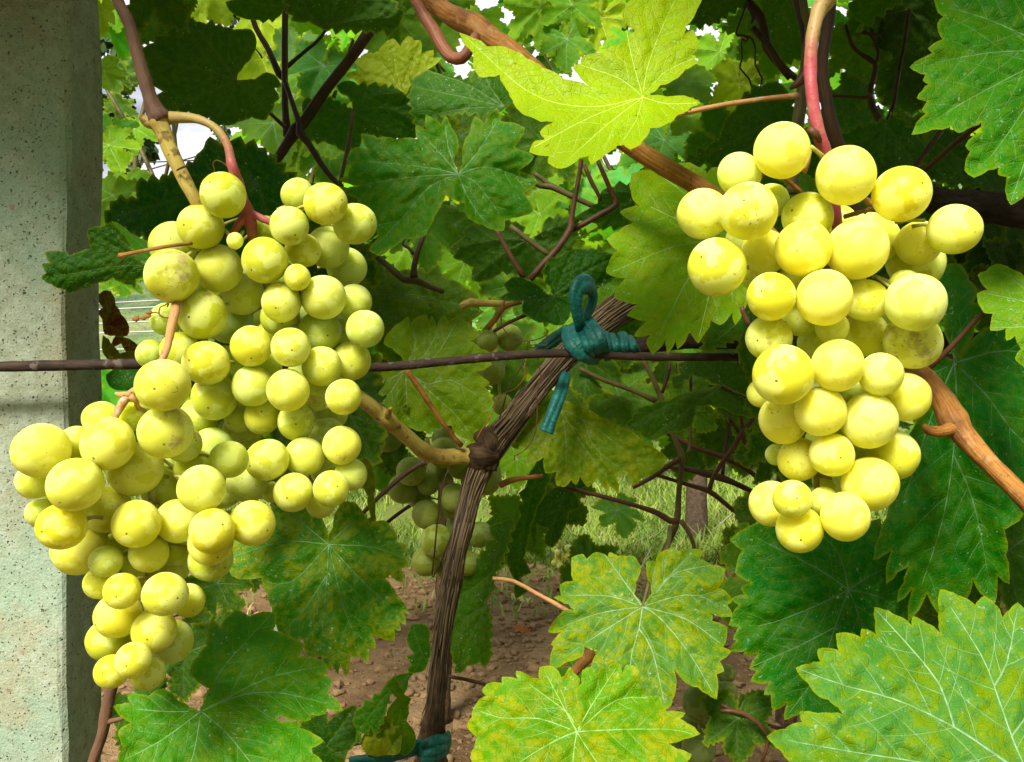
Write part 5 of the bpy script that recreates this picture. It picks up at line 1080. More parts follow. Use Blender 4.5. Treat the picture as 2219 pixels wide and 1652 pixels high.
# dark undersides along the top edge
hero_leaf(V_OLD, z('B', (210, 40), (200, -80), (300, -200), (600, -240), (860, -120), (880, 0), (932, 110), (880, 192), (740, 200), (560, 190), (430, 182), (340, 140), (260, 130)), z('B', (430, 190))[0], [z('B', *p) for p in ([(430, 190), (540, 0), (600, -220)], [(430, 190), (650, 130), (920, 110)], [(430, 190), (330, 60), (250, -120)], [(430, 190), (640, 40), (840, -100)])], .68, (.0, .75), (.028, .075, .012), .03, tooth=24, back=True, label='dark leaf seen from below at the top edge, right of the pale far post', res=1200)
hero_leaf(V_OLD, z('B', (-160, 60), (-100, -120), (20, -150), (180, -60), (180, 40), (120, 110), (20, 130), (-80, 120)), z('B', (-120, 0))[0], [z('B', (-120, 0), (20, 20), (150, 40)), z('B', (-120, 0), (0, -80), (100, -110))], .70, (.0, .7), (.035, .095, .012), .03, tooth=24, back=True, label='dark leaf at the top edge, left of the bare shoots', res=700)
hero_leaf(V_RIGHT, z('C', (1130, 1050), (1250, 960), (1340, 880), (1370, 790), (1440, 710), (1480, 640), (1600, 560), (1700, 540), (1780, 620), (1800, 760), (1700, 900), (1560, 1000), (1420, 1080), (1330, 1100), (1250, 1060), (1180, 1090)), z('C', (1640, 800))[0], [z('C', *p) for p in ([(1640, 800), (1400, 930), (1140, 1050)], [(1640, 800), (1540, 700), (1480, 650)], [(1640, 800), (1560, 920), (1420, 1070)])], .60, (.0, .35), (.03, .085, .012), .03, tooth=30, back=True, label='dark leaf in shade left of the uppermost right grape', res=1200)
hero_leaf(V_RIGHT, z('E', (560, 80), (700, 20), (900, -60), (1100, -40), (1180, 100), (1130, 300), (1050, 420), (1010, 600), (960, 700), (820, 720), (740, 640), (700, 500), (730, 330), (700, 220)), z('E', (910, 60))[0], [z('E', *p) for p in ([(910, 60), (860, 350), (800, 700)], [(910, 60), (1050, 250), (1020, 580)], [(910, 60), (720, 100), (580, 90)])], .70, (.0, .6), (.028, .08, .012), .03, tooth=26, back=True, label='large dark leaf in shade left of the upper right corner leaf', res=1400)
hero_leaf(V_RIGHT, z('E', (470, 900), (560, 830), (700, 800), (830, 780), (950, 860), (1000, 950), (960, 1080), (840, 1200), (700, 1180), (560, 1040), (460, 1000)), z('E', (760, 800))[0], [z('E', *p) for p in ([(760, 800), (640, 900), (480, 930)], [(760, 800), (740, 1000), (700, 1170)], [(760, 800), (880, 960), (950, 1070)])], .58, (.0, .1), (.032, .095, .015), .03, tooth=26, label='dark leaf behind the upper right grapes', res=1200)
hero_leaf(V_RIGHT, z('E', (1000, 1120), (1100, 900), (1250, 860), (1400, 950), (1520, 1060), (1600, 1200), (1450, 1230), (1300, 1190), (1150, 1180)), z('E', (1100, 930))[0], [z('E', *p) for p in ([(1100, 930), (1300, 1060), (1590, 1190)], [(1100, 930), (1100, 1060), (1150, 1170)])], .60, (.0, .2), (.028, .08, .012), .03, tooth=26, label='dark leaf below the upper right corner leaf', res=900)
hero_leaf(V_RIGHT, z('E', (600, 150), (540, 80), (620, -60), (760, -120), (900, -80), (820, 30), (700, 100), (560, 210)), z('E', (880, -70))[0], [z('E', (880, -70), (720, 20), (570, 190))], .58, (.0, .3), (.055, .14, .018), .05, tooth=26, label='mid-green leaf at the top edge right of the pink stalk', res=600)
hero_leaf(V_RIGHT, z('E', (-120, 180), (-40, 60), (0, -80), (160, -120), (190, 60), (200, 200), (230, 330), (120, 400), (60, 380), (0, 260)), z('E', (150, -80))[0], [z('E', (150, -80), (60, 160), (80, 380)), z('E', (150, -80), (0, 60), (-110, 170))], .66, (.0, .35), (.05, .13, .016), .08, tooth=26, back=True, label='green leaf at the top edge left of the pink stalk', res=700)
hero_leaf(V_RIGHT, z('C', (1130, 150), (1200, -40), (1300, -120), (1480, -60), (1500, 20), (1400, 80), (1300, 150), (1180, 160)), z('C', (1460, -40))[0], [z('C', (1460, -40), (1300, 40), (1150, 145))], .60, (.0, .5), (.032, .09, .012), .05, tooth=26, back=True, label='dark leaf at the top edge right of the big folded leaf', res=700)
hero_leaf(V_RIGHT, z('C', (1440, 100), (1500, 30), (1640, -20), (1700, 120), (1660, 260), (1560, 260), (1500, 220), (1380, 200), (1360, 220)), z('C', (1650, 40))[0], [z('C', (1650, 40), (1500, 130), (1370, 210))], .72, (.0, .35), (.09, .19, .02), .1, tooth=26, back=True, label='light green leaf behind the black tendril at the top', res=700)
# dead red-brown leaf behind the post
M = None
dl = hero_leaf(V_LEFT, z('K5', (600, 700), (640, 705), (670, 780), (700, 830), (740, 900), (730, 950), (680, 960), (760, 980), (820, 1040), (760, 1060), (700, 1010), (640, 1020), (660, 960), (610, 940), (590, 860)), z('K5', (600, 900))[0], [z('K5', (600, 900), (680, 920), (790, 1040)), z('K5', (600, 900), (640, 800), (625, 710))], .58, (.4, .2), (.075, .018, .016), .0, tooth=30, label='withered dark red leaf beside the post', res=600, wave=2.5, curl=2)
hero_leaf(V_LEFT, z('K5', (600, 960), (650, 1010), (700, 1050), (790, 1050), (830, 1080), (720, 1100), (640, 1090), (600, 1040)), z('K5', (600, 1000))[0], [z('K5', (600, 1000), (700, 1070), (820, 1080))], .57, (.2, .1), (.11, .09, .03), .2, tooth=30, label='withered brown-green leaf beside the post', res=300, wave=2, sec=False)
hero_leaf(V_LEFT, z('K5', (620, 1180), (700, 1130), (800, 1130), (850, 1160), (820, 1250), (740, 1270), (660, 1260), (630, 1230)), z('K5', (840, 1180))[0], [z('K5', (840, 1180), (740, 1200), (640, 1220))], .52, (.1, -.1), (.035, .12, .03), .05, tooth=36, label='dark leaf below the wire beside the post', res=400)
hero_leaf(V_LEFT, z('J', (860, -60), (900, 0), (912, 60), (905, 150), (912, 250), (905, 305), (850, 315), (880, 260), (870, 150), (840, 60), (820, -20)), z('J', (850, -50))[0], [z('J', (850, -50), (890, 120), (890, 300))], .52, (.6, 0), (.10, .12, .035), .3, tooth=40, label='narrow curled leaf right of the lower left grapes', res=300, sec=False)

# smaller leaves between and behind, near-black ones at the right put a dark gap's shade into colour
BR = (.19, .36, .05); PB = (.15, .33, .10); YL = (.30, .39, .03)
MLV = [  # x, y, depth, size px, spin, pitch, yaw, colour, back
    ('V', 1390 * .27084 + 785.9, 430, 1.05, 80, 10, -20, 0, BR, 0), ('V', 1250, 420, 1.1, 95, 20, -15, 10, PB, 0), ('V', 1010, 585, 1.0, 90, 30, -20, 10, BR, 0),
    ('V', 925, 510, .9, 95, 0, -15, 10, (.06, .16, .03), 0), ('V', 985, 505, .95, 80, 20, -10, -10, (.06, .16, .04), 0), ('V', 880, 555, .95, 70, -30, -20, 0, BR, 0),
    ('V', 640, 120, 1.3, 70, -10, -10, 0, (.16, .28, .12), 0), ('V', 1000, 320, .85, 110, 20, 0, 0, (.03, .085, .014), 0), ('V', 1180, 330, .9, 110, -20, 0, 0, (.035, .10, .016), 0), ('V', 1090, 330, .95, 100, 0, 0, 0, (.06, .15, .02), 0), ('V', 660, 180, 1.2, 80, 20, -20, 0, (.11, .23, .06), 0), ('V', 700, 160, 1.15, 90, -20, -20, 0, (.05, .15, .05), 0),
    ('V', 590, 285, 1.1, 95, 20, -25, 0, (.14, .26, .08), 0), ('V', 640, 340, 1.1, 90, 10, -25, 0, (.18, .28, .05), 0), ('V', 715, 340, 1.05, 80, 0, -20, 0, (.09, .22, .06), 0),
    ('V', 700, 300, 1.0, 70, 20, -20, 10, (.08, .20, .02), 0), ('V', 570, 150, 1.2, 80, -30, -10, 0, YL, 1), ('V', 570, 60, 1.4, 80, 0, -10, 0, YL, 1), ('V', 640, 60, 1.3, 80, 0, 0, 0, BR, 1),
    ('V', 860, 60, .95, 120, 30, 20, 0, (.10, .22, .02), 1), ('V', 920, 40, 1.0, 120, -20, 20, 0, (.09, .20, .02), 1), ('V', 830, 80, 1.1, 70, 0, 10, 0, BR, 1),
    ('V', 1170, 480, 1.0, 70, 30, -20, 0, BR, 0), ('V', 1180, 640, 1.1, 80, 10, -20, 0, PB, 0), ('V', 1120, 700, 1.0, 90, -20, -25, 0, PB, 0), ('V', 1200, 700, 1.0, 70, 20, -25, 0, BR, 0),
    ('L', 330, -10, .60, 105, 30, 30, 10, (.04, .11, .015), 1), ('L', 370, 60, .70, 85, 0, 20, 0, (.045, .12, .02), 1), ('L', 400, 0, 1.2, 80, -20, 10, 0, YL, 1), ('L', 460, -10, 1.1, 80, 20, 10, 0, YL, 1), ('L', 400, 60, 1.3, 60, 0, -10, 0, PB, 0),
    ('L', 222, 40, 1.0, 45, 0, 10, 0, YL, 1), ('L', 226, 165, 1.0, 45, 20, 0, 0, (.14, .25, .02), 1), ('L', 245, 300, 1.4, 60, 0, -20, 0, PB, 0), ('L', 290, 290, 1.5, 55, 10, -20, 0, BR, 0), ('L', 235, 330, 1.2, 70, 30, -20, 0, BR, 0),
    ('L', 270, 420, 1.1, 70, 10, -20, 0, (.10, .22, .02), 0), ('L', 240, 440, 1.0, 80, -10, -20, 0, (.12, .24, .02), 0),
    ('R', 1240, 30, 1.1, 80, 0, 10, 0, (.12, .24, .05), 0), ('R', 1170, 40, 1.0, 95, 20, 20, 0, BR, 1), ('R', 1300, 60, 1.1, 80, -30, 15, 0, YL, 1), ('R', 1230, 100, 1.1, 70, 0, -15, 0, (.10, .22, .06), 0),
    ('R', 1480, 190, .9, 85, -20, -25, 0, (.15, .27, .08), 0), ('R', 1500, 270, .95, 75, 20, -20, 0, (.16, .27, .05), 0), ('R', 1440, 320, 1.0, 75, -10, -25, 0, (.08, .2, .07), 0), ('R', 1560, 130, 1.0, 70, 10, 0, 0, BR, 1), ('R', 1600, 200, .9, 75, 0, 10, 0, YL, 1),
    ('R', 1640, 130, .9, 80, 30, 20, 0, (.08, .18, .02), 1), ('R', 1390, 310, 1.0, 60, 0, -20, 0, BR, 0), ('R', 1560, 330, .8, 95, 60, 10, 0, (.05, .14, .02), 0),
    ('R', 1680, 90, .75, 95, 0, 25, 0, (.07, .17, .018), 1), ('R', 1850, 120, .72, 85, 20, 30, 0, (.05, .13, .015), 1), ('R', 1850, 260, .70, 95, -60, -10, 0, (.05, .14, .05), 0), ('R', 2000, 330, .66, 95, -30, -10, 0, (.05, .13, .016), 0),
    ('R', 1930, 20, .7, 110, 10, 40, 0, (.05, .14, .015), 1), ('R', 1980, 150, .75, 110, 20, 30, 0, (.03, .085, .012), 1), ('R', 1700, 400, .62, 130, 0, -5, 0, (.04, .12, .016), 0), ('R', 1870, 420, .6, 120, 20, -5, 0, (.04, .11, .016), 0),
    ('R', 1770, 440, .50, 95, -20, -40, 0, (.12, .24, .06), 0), ('R', 1885, 480, .5, 70, 10, -30, 0, (.08, .2, .05), 0),
    ('D', 1290, 620, .86, 110, 0, -10, 0, (.05, .13, .02), 0), ('D', 1300, 840, .95, 80, 60, -35, 0, (.16, .26, .03), 0), ('D', 1390, 800, 1.0, 110, 60, -30, 0, (.11, .2, .03), 0), ('D', 1340, 880, .9, 110, 80, -25, 0, (.06, .14, .02), 0), ('D', 1270, 800, .85, 90, 0, -15, 0, (.04, .10, .016), 0),
    ('D', 1430, 830, .95, 80, 30, -30, 0, (.14, .22, .04), 0), ('D', 1580, 960, .95, 90, 20, -10, 0, (.025, .07, .012), 0), ('D', 1500, 990, 1.0, 75, -20, -10, 0, (.025, .07, .012), 0), ('D', 1560, 840, .9, 95, 20, -10, 0, (.04, .10, .016), 0), ('D', 1640, 900, .9, 90, -20, -10, 0, (.035, .09, .016), 0),
    ('D', 1600, 800, .9, 90, 10, -15, 0, (.04, .11, .02), 0), ('D', 1480, 900, .9, 80, 60, -10, 0, (.05, .12, .018), 0), ('D', 1360, 720, .9, 90, 0, 0, 0, (.03, .08, .014), 0), ('D', 1210, 1090, .9, 80, 40, -10, 0, (.025, .07, .012), 0), ('D', 1340, 1120, 1.2, 60, 10, -30, 0, (.07, .18, .05), 0),
    ('D', 1670, 1000, .8, 70, -80, 0, 0, (.02, .06, .012), 0), ('D', 1640, 1180, .8, 100, 60, -20, 0, (.02, .06, .012), 0), ('D', 1200, 930, .8, 100, 0, -10, 0, (.06, .13, .02), 0),
    ('V', 1080, 800, .75, 120, 20, -10, 0, (.05, .12, .02), 0), ('V', 860, 700, .72, 120, 0, -20, 0, (.05, .11, .016), 0), ('V', 820, 1010, .9, 80, 20, -10, 0, (.10, .22, .04), 0), ('V', 840, 950, .75, 95, 10, -10, 0, (.02, .055, .012), 0), ('V', 1110, 640, .9, 80, 30, -10, 0, (.03, .09, .016), 0),
    ('V', 1120, 1010, 1.0, 60, 0, -25, 0, BR, 0), ('V', 1125, 1160, .9, 90, -20, 0, 0, (.05, .12, .02), 0), ('V', 1270, 1250, .95, 80, 70, -25, 0, (.045, .12, .02), 0), ('V', 1250, 1480, .62, 60, 40, -20, 0, (.04, .12, .03), 0),
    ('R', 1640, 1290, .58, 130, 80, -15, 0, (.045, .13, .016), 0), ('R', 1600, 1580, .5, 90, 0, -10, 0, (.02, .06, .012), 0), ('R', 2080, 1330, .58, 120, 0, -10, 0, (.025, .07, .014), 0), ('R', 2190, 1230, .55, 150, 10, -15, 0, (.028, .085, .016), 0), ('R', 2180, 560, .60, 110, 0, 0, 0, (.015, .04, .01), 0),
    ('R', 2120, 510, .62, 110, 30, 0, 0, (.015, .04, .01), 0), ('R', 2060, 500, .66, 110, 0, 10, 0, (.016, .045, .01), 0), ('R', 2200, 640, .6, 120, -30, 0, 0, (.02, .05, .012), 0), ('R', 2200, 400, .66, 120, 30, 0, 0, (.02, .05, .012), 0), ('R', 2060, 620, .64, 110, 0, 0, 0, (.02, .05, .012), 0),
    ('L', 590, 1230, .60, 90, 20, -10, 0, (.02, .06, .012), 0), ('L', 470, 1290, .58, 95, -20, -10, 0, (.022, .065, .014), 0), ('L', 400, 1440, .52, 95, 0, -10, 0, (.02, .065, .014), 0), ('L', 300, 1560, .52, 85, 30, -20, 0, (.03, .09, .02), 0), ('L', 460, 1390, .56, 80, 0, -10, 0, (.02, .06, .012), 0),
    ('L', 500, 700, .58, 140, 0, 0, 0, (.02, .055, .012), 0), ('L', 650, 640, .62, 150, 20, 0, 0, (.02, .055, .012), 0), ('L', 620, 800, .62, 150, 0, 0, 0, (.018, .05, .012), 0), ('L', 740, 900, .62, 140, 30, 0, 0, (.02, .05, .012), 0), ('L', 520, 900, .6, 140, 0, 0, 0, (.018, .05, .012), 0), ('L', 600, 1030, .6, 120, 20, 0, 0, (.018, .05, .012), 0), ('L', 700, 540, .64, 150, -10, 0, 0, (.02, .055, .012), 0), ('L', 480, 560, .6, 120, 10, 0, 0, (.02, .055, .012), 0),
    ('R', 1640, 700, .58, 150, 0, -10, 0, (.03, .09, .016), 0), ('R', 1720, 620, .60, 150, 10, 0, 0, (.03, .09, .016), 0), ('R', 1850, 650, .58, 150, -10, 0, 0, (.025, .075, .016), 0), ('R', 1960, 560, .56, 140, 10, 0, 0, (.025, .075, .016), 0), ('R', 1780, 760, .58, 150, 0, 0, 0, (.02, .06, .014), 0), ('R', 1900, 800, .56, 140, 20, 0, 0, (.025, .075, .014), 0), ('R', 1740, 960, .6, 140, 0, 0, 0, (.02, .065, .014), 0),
]
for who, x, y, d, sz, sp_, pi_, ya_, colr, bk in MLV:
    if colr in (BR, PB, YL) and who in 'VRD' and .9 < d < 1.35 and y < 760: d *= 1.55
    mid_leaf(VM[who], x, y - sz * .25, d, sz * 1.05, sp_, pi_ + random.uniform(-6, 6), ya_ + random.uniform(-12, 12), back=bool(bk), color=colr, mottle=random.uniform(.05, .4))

# ------------------------------------------------------------------ grapes
def berry_mesh(seed):
    r = np.random.default_rng(seed)
    bm = bmesh.new(); bmesh.ops.create_icosphere(bm, subdivisions=4, radius=1.0)
    ph = r.uniform(0, 6.28, 6)
    for v in bm.verts:
        c = v.co.copy()
        k = 1 + .012 * math.sin(3 * c.x + ph[0]) * math.sin(2.6 * c.y + ph[1]) + .01 * math.sin(4 * c.z + ph[2])
        k -= .03 * max(0, -c.z - .93) / .07
        v.co = c * k; v.co.z *= 1.03
    me = bpy.data.meshes.new('berry'); bm.to_mesh(me); bm.free()
    # metre-sized so that the skin texture has its real scale
    me.transform(Matrix.Scale(.01, 4)); me.polygons.foreach_set('use_smooth', [True] * len(me.polygons)); me.materials.append(M_GRAPE)
    return me
BERRY = [berry_mesh(i) for i in range(5)]
def bunch(label, items, d0, step, axis, color, group=None, lo=None, stem_mat=None, bruise=.3, tone=.12, fillers=(), gap=.975):
    """items: (x, y, r, layer) study px. axis: list of (x, y) down the bunch. Berries pile up front to back without overlapping."""
    ax3 = [P(x, y, d) for x, y, d in axis]
    root = empty('grape_bunch', ax3[0], label, 'grape bunch', group)
    placed = []
    items = sorted(items, key=lambda t: t[3])
    for (x, y, rp, lay) in items:
        d = d0 + lay * step
        for _ in range(60):
            c = P(x, y, d); rad = rp / F * d
            ok = all((c - q).length >= (rad + qr) * gap for q, qr, _ in placed)
            if ok or lay == 0 and not placed: break
            d += .0012
        placed.append((c, rad, lay))
    gs = [tube_geo(ax3, list(np.linspace(.0021, .0012, len(ax3))), 8, .003, rough=.08, seed=3)]
    axc, _ = catmull(ax3, [1] * len(ax3), .004)
    r = np.random.default_rng(int(abs(items[0][0]) * 13))
    for c, rad, lay in placed:
        o = bpy.data.objects.new('berry', random.choice(BERRY)); link(o, root)
        s_ = rad / .01
        o.scale = (s_ * r.uniform(.97, 1.02), s_ * r.uniform(.97, 1.02), s_ * r.uniform(.95, 1.03)); o.location = c - root.location
        # end scar roughly towards the open air, away from the axis
        ca = np.array(c); i = np.argmin(np.linalg.norm(axc - ca - np.array([0, 0, .006]), axis=1)); out = Vector(ca - axc[i]); out.z *= .6
        out = out.normalized() + Vector((r.normal(0, .4), -.55 + r.normal(0, .3), r.normal(0, .4) - .1))
        o.rotation_euler = (-out).to_track_quat('Z', 'Y').to_euler()
        t = r.normal(0, tone); col_ = [color[0] * (1 + .5 * t), color[1] * (1 + .2 * t), color[2] * (1 - t)]
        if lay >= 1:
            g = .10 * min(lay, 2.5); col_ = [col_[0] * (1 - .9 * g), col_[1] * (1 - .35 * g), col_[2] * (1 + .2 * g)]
        o.color = (*[min(max(v, .01), .9) for v in col_], 1.0 if r.random() < bruise else 0.0)
        p0 = ca - np.array(out.normalized()) * rad * .93
        q0 = axc[i]; ln = np.linalg.norm(q0 - p0)
        if ln > .02: q0 = p0 + (q0 - p0) * .009 / ln
        mid = (p0 + q0) / 2 + np.array([0, .0006, .001])
        gs.append(tube_geo([q0, mid, p0], [.0009, .0007, .0012], 6, .003, rough=.1, seed=i))
    st = geo_obj('stem', merge_geo(gs), stem_mat or M_STEM_GREEN, root)
    return root

K5 = lambda L: [(*z('K5', (x, y))[0], r * .375, l) for x, y, r, l in L]
FF = lambda L: [(*z('F', (x, y))[0], r * .4963, l) for x, y, r, l in L]
HH = lambda L: [(*z('H', (x, y))[0], r * .4167, l) for x, y, r, l in L]
II = lambda L: [(*z('I', (x, y))[0], r * .4167, l) for x, y, r, l in L]
JJ = lambda L: [(*z('J', (x, y))[0], r * .3846, l) for x, y, r, l in L]
GG = lambda L: [(*z('G', (x, y))[0], r * .3359, l) for x, y, r, l in L]
KK = lambda L: [(*z('K', (x, y))[0], r * .3359, l) for x, y, r, l in L]

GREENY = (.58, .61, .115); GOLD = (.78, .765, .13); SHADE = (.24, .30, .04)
left_upper = K5([(1290, 142, 130, 0), (1160, 325, 132, 0), (1000, 430, 138, 1), (990, 610, 150, 0), (1262, 566, 138, 0), (1530, 520, 133, 0), (1720, 140, 95, 1), (1882, 192, 125, 0),
    (2050, 308, 122, 1), (1672, 320, 112, 0), (1752, 460, 102, 0), (1895, 445, 122, 1), (1718, 618, 77, 0), (1358, 406, 48, 0), (1400, 715, 122, 1), (1168, 835, 142, 1), (1625, 763, 115, 0),
    (1870, 733, 130, 0), (2045, 760, 105, 1), (2005, 560, 115, 2), (2110, 915, 110, 1), (1850, 930, 122, 1.5), (1620, 850, 115, 2), (1452, 1016, 120, .5), (1680, 1022, 117, 0), (2030, 1100, 115, 1.5),
    (1860, 1132, 120, 0), (1192, 1112, 132, .3), (1040, 1040, 112, 1), (960, 860, 95, 2), (870, 1060, 85, 2), (1330, 870, 130, 2.5), (1310, 1130, 120, 2.5), (1460, 1245, 120, .5), (1665, 1270, 125, 0),
    (1240, 1310, 135, 1), (1985, 1308, 105, 0), (1820, 1285, 105, 1.6), (1910, 1400, 100, 2), (1710, 1450, 110, .4), (1515, 1420, 105, .8), (1385, 1430, 85, 1.6), (1150, 1420, 110, 2), (1540, 1130, 90, 2.2), (1480, 640, 95, 2.6), (1540, 340, 75, 2.4), (1560, 960, 90, 2.6)])
left_upper += FF([(1167, 332, 92, 0), (1078, 430, 87, .6), (930, 272, 84, 1.8), (1062, 200, 85, 1.6), (985, 372, 70, 2.2), (1400, 300, 75, 1.2), (980, 470, 75, 2.2)])
left_upper += K5([(1300, 700, 110, 2.6), (1430, 850, 110, 2.7), (1330, 1260, 110, 2.6), (1750, 880, 100, 2.6), (1560, 1330, 100, 2.6), (1760, 1180, 100, 2.5), (1950, 900, 100, 2.6), (1100, 660, 100, 2.6), (1400, 1180, 100, 2.6), (1900, 1260, 90, 2.7), (1640, 600, 90, 2.7)])
left_upper += JJ([(450, 132, 110, 0), (665, 110, 103, 0), (605, 190, 86, 1.4), (775, 30, 92, 1), (330, 130, 60, 1.4), (515, -72, 112, 0), (725, -135, 110, .5), (620, -10, 90, 1.8), (640, -190, 100, 1.6)])
bunch('large upper left grape bunch hanging from a pink forked stalk over the wire', left_upper, .395, .012,
      [(540, 470, .415), (560, 540, .43), (590, 680, .44), (600, 820, .44), (640, 960, .43), (680, 1060, .42)], GREENY, bruise=.4)
left_lower = FF([(711, 6, 118, 0), (723, 210, 118, 0), (470, 262, 115, 0), (180, 292, 120, 0), (332, 262, 78, 1), (440, 150, 75, 1.2), (565, 145, 66, 1.6), (150, 425, 78, 1), (328, 440, 118, -.4), (592, 372, 118, .8),
    (800, 262, 82, 1.5), (700, 455, 88, 1.6), (462, 545, 106, .8), (178, 565, 65, 1.6), (270, 622, 103, -.3), (350, 718, 117, .8), (595, 612, 104, .8), (775, 600, 96, .8), (880, 458, 104, 0), (926, 642, 98, -.2),
    (1102, 608, 98, -.1), (920, 695, 96, .7), (650, 738, 86, .8), (520, 700, 68, 1.8), (462, 775, 70, 1.2), (437, 868, 70, 1.2), (592, 785, 70, 2), (772, 720, 76, 1.8), (742, 800, 84, 2), (920, 765, 96, 1.6),
    (532, 905, 80, .2), (515, 1010, 98, .6), (722, 918, 96, 0), (822, 945, 72, 1.5), (672, 1078, 96, .2), (477, 1115, 92, .8), (752, 1125, 92, 1.4), (582, 1207, 79, 0), (487, 1256, 75, .6), (645, 1262, 74, 1),
    (705, 355, 82, 2.3), (850, 370, 85, 2.3), (830, 680, 80, 2.3), (690, 640, 82, 2.4), (400, 640, 80, 2.2), (250, 460, 72, 2.2), (1000, 330, 84, 2.5), (600, 860, 70, 2.4), (640, 1000, 70, 2.2), (590, 1110, 70, 2.2)])
bunch('lower left grape bunch with a long tapering tail in front of the concrete post', left_lower, .342, .012,
      [(300, 880, .365), (330, 950, .37), (330, 1060, .372), (325, 1180, .37), (318, 1300, .365), (300, 1440, .36)], (.64, .635, .10), bruise=.4)
right_b = HH([(960, 340, 147, 0), (1293, 470, 152, 0), (1583, 565, 146, 0), (738, 465, 113, 1.2), (550, 668, 134, 0), (785, 655, 150, -.3), (1092, 685, 130, 1.2), (1070, 850, 142, 0), (1352, 852, 158, 0), (1425, 800, 138, 1.2),
    (1672, 822, 116, .4), (1858, 750, 133, .2), (620, 945, 150, .2), (868, 870, 118, 1), (1655, 920, 142, 1.6), (903, 1098, 127, -.1), (1180, 1105, 148, -.2), (1398, 1120, 112, .8), (1655, 1130, 155, -.1), (1600, 1040, 80, 1.4),
    (890, 1315, 117, 1), (1050, 1210, 95, 1.8), (1220, 1260, 85, 1), (1390, 1295, 120, 1.3), (1640, 1330, 146, .6), (1505, 1200, 85, 1.8), (840, 990, 90, 2), (905, 600, 90, 2.2)])
right_b += II([(965, 175, 155, -.1), (1250, 125, 135, 0), (1475, 172, 114, .2), (1602, 290, 125, .8), (855, 270, 78, 1.6), (965, 410, 125, .8), (1160, 365, 130, 0), (1413, 413, 145, 0), (1048, 615, 112, .8), (930, 590, 56, 1.8),
    (1220, 590, 117, 0), (1538, 590, 130, .8), (1419, 742, 140, 0), (1015, 820, 101, -.3), (905, 845, 115, .5), (1290, 913, 127, -.2), (1052, 980, 118, .2), (1180, 830, 75, 1.4), (1345, 240, 90, 1.8), (1290, 700, 70, 2.2), (1290, 500, 80, 2.2), (1150, 260, 90, 2.4), (1480, 330, 90, 2.3), (1170, 520, 90, 2.4), (1340, 620, 80, 2.4), (1200, 720, 80, 2.3)])
right_b += HH([(1250, 720, 100, 2.4), (1050, 1000, 100, 2.4), (1300, 1050, 100, 2.4), (1500, 1320, 100, 2.3), (1130, 1340, 90, 2.4), (760, 800, 90, 2.5)])
bunch('golden grape bunch hanging from the pink stalk at the right', right_b, .333, .012,
      [(1815, 490, .36), (1805, 560, .368), (1790, 680, .372), (1785, 820, .37), (1770, 960, .368), (1770, 1100, .36)], GOLD, bruise=.35)
back_b = GG([(450, 1390, 98, .2), (660, 1270, 100, .4), (560, 1470, 75, .3), (590, 1590, 0.1, 3), (400, 1500, 100, 1), (640, 1380, 90, .8), (770, 1350, 90, .6), (930, 1440, 105, .6), (730, 1560, 92, .2), (960, 1400, 70, 1.4), (660, 1180, 80, 1.2), (300, 1180, 90, 2), (250, 1110, 80, 2.2), (560, 1340, 80, 1.6), (850, 1450, 80, 1.4)])
back_b = [b for b in back_b if b[2] > 1]
back_b += JJ([(1200, 255, 85, .4), (1260, 405, 95, 0), (1200, 520, 85, .4), (1500, 370, 75, .8), (1430, 530, 72, .8), (1310, 560, 62, 1), (1350, 200, 80, .6), (1390, 320, 80, 1), (1150, 160, 60, 1.4), (1380, 450, 75, 1.2)])
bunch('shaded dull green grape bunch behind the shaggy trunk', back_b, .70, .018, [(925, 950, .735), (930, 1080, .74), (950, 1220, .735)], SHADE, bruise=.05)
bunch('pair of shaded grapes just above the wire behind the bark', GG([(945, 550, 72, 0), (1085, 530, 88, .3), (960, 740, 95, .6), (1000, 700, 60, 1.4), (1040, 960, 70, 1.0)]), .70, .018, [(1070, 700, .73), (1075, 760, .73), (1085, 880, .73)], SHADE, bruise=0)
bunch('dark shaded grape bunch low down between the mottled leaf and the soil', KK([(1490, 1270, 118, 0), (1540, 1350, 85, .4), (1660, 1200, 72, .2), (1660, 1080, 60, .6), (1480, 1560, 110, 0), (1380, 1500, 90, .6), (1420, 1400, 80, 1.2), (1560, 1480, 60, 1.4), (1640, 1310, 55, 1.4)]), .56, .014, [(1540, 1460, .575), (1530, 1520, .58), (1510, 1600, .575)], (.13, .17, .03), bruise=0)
r = np.random.default_rng(5)
def tiny(label, cx_, cy_, n, sx_, sy_, rp, d):
    it = [(cx_ + r.normal(0, sx_), cy_ + r.normal(0, sy_), rp * r.uniform(.7, 1.15), r.uniform(0, 1.5)) for _ in range(n)]
    bunch(label, it, d, .006, [(cx_, cy_ - 2 * sy_ - 8, d + .01), (cx_, cy_, d + .01), (cx_, cy_ + sy_, d + .01)], (.46, .50, .16), bruise=0, stem_mat=M_STEM_GREEN)
tiny('cluster of tiny unripe green grapes hanging over the grass right of the trunk', 1204, 1108, 26, 17, 24, 8, 1.15)
tiny('cluster of tiny unripe grapes lower down over the brown litter', 1212, 1203, 14, 10, 12, 7.5, 1.25)
tiny('four tiny pale grapes in a gap below the teal tie', 1302, 838, 6, 7, 6, 8, 1.05)
tiny('single tiny wrinkled grape on a forked stalk under the tie', 1296, 872, 2, 3, 3, 8, 1.05)

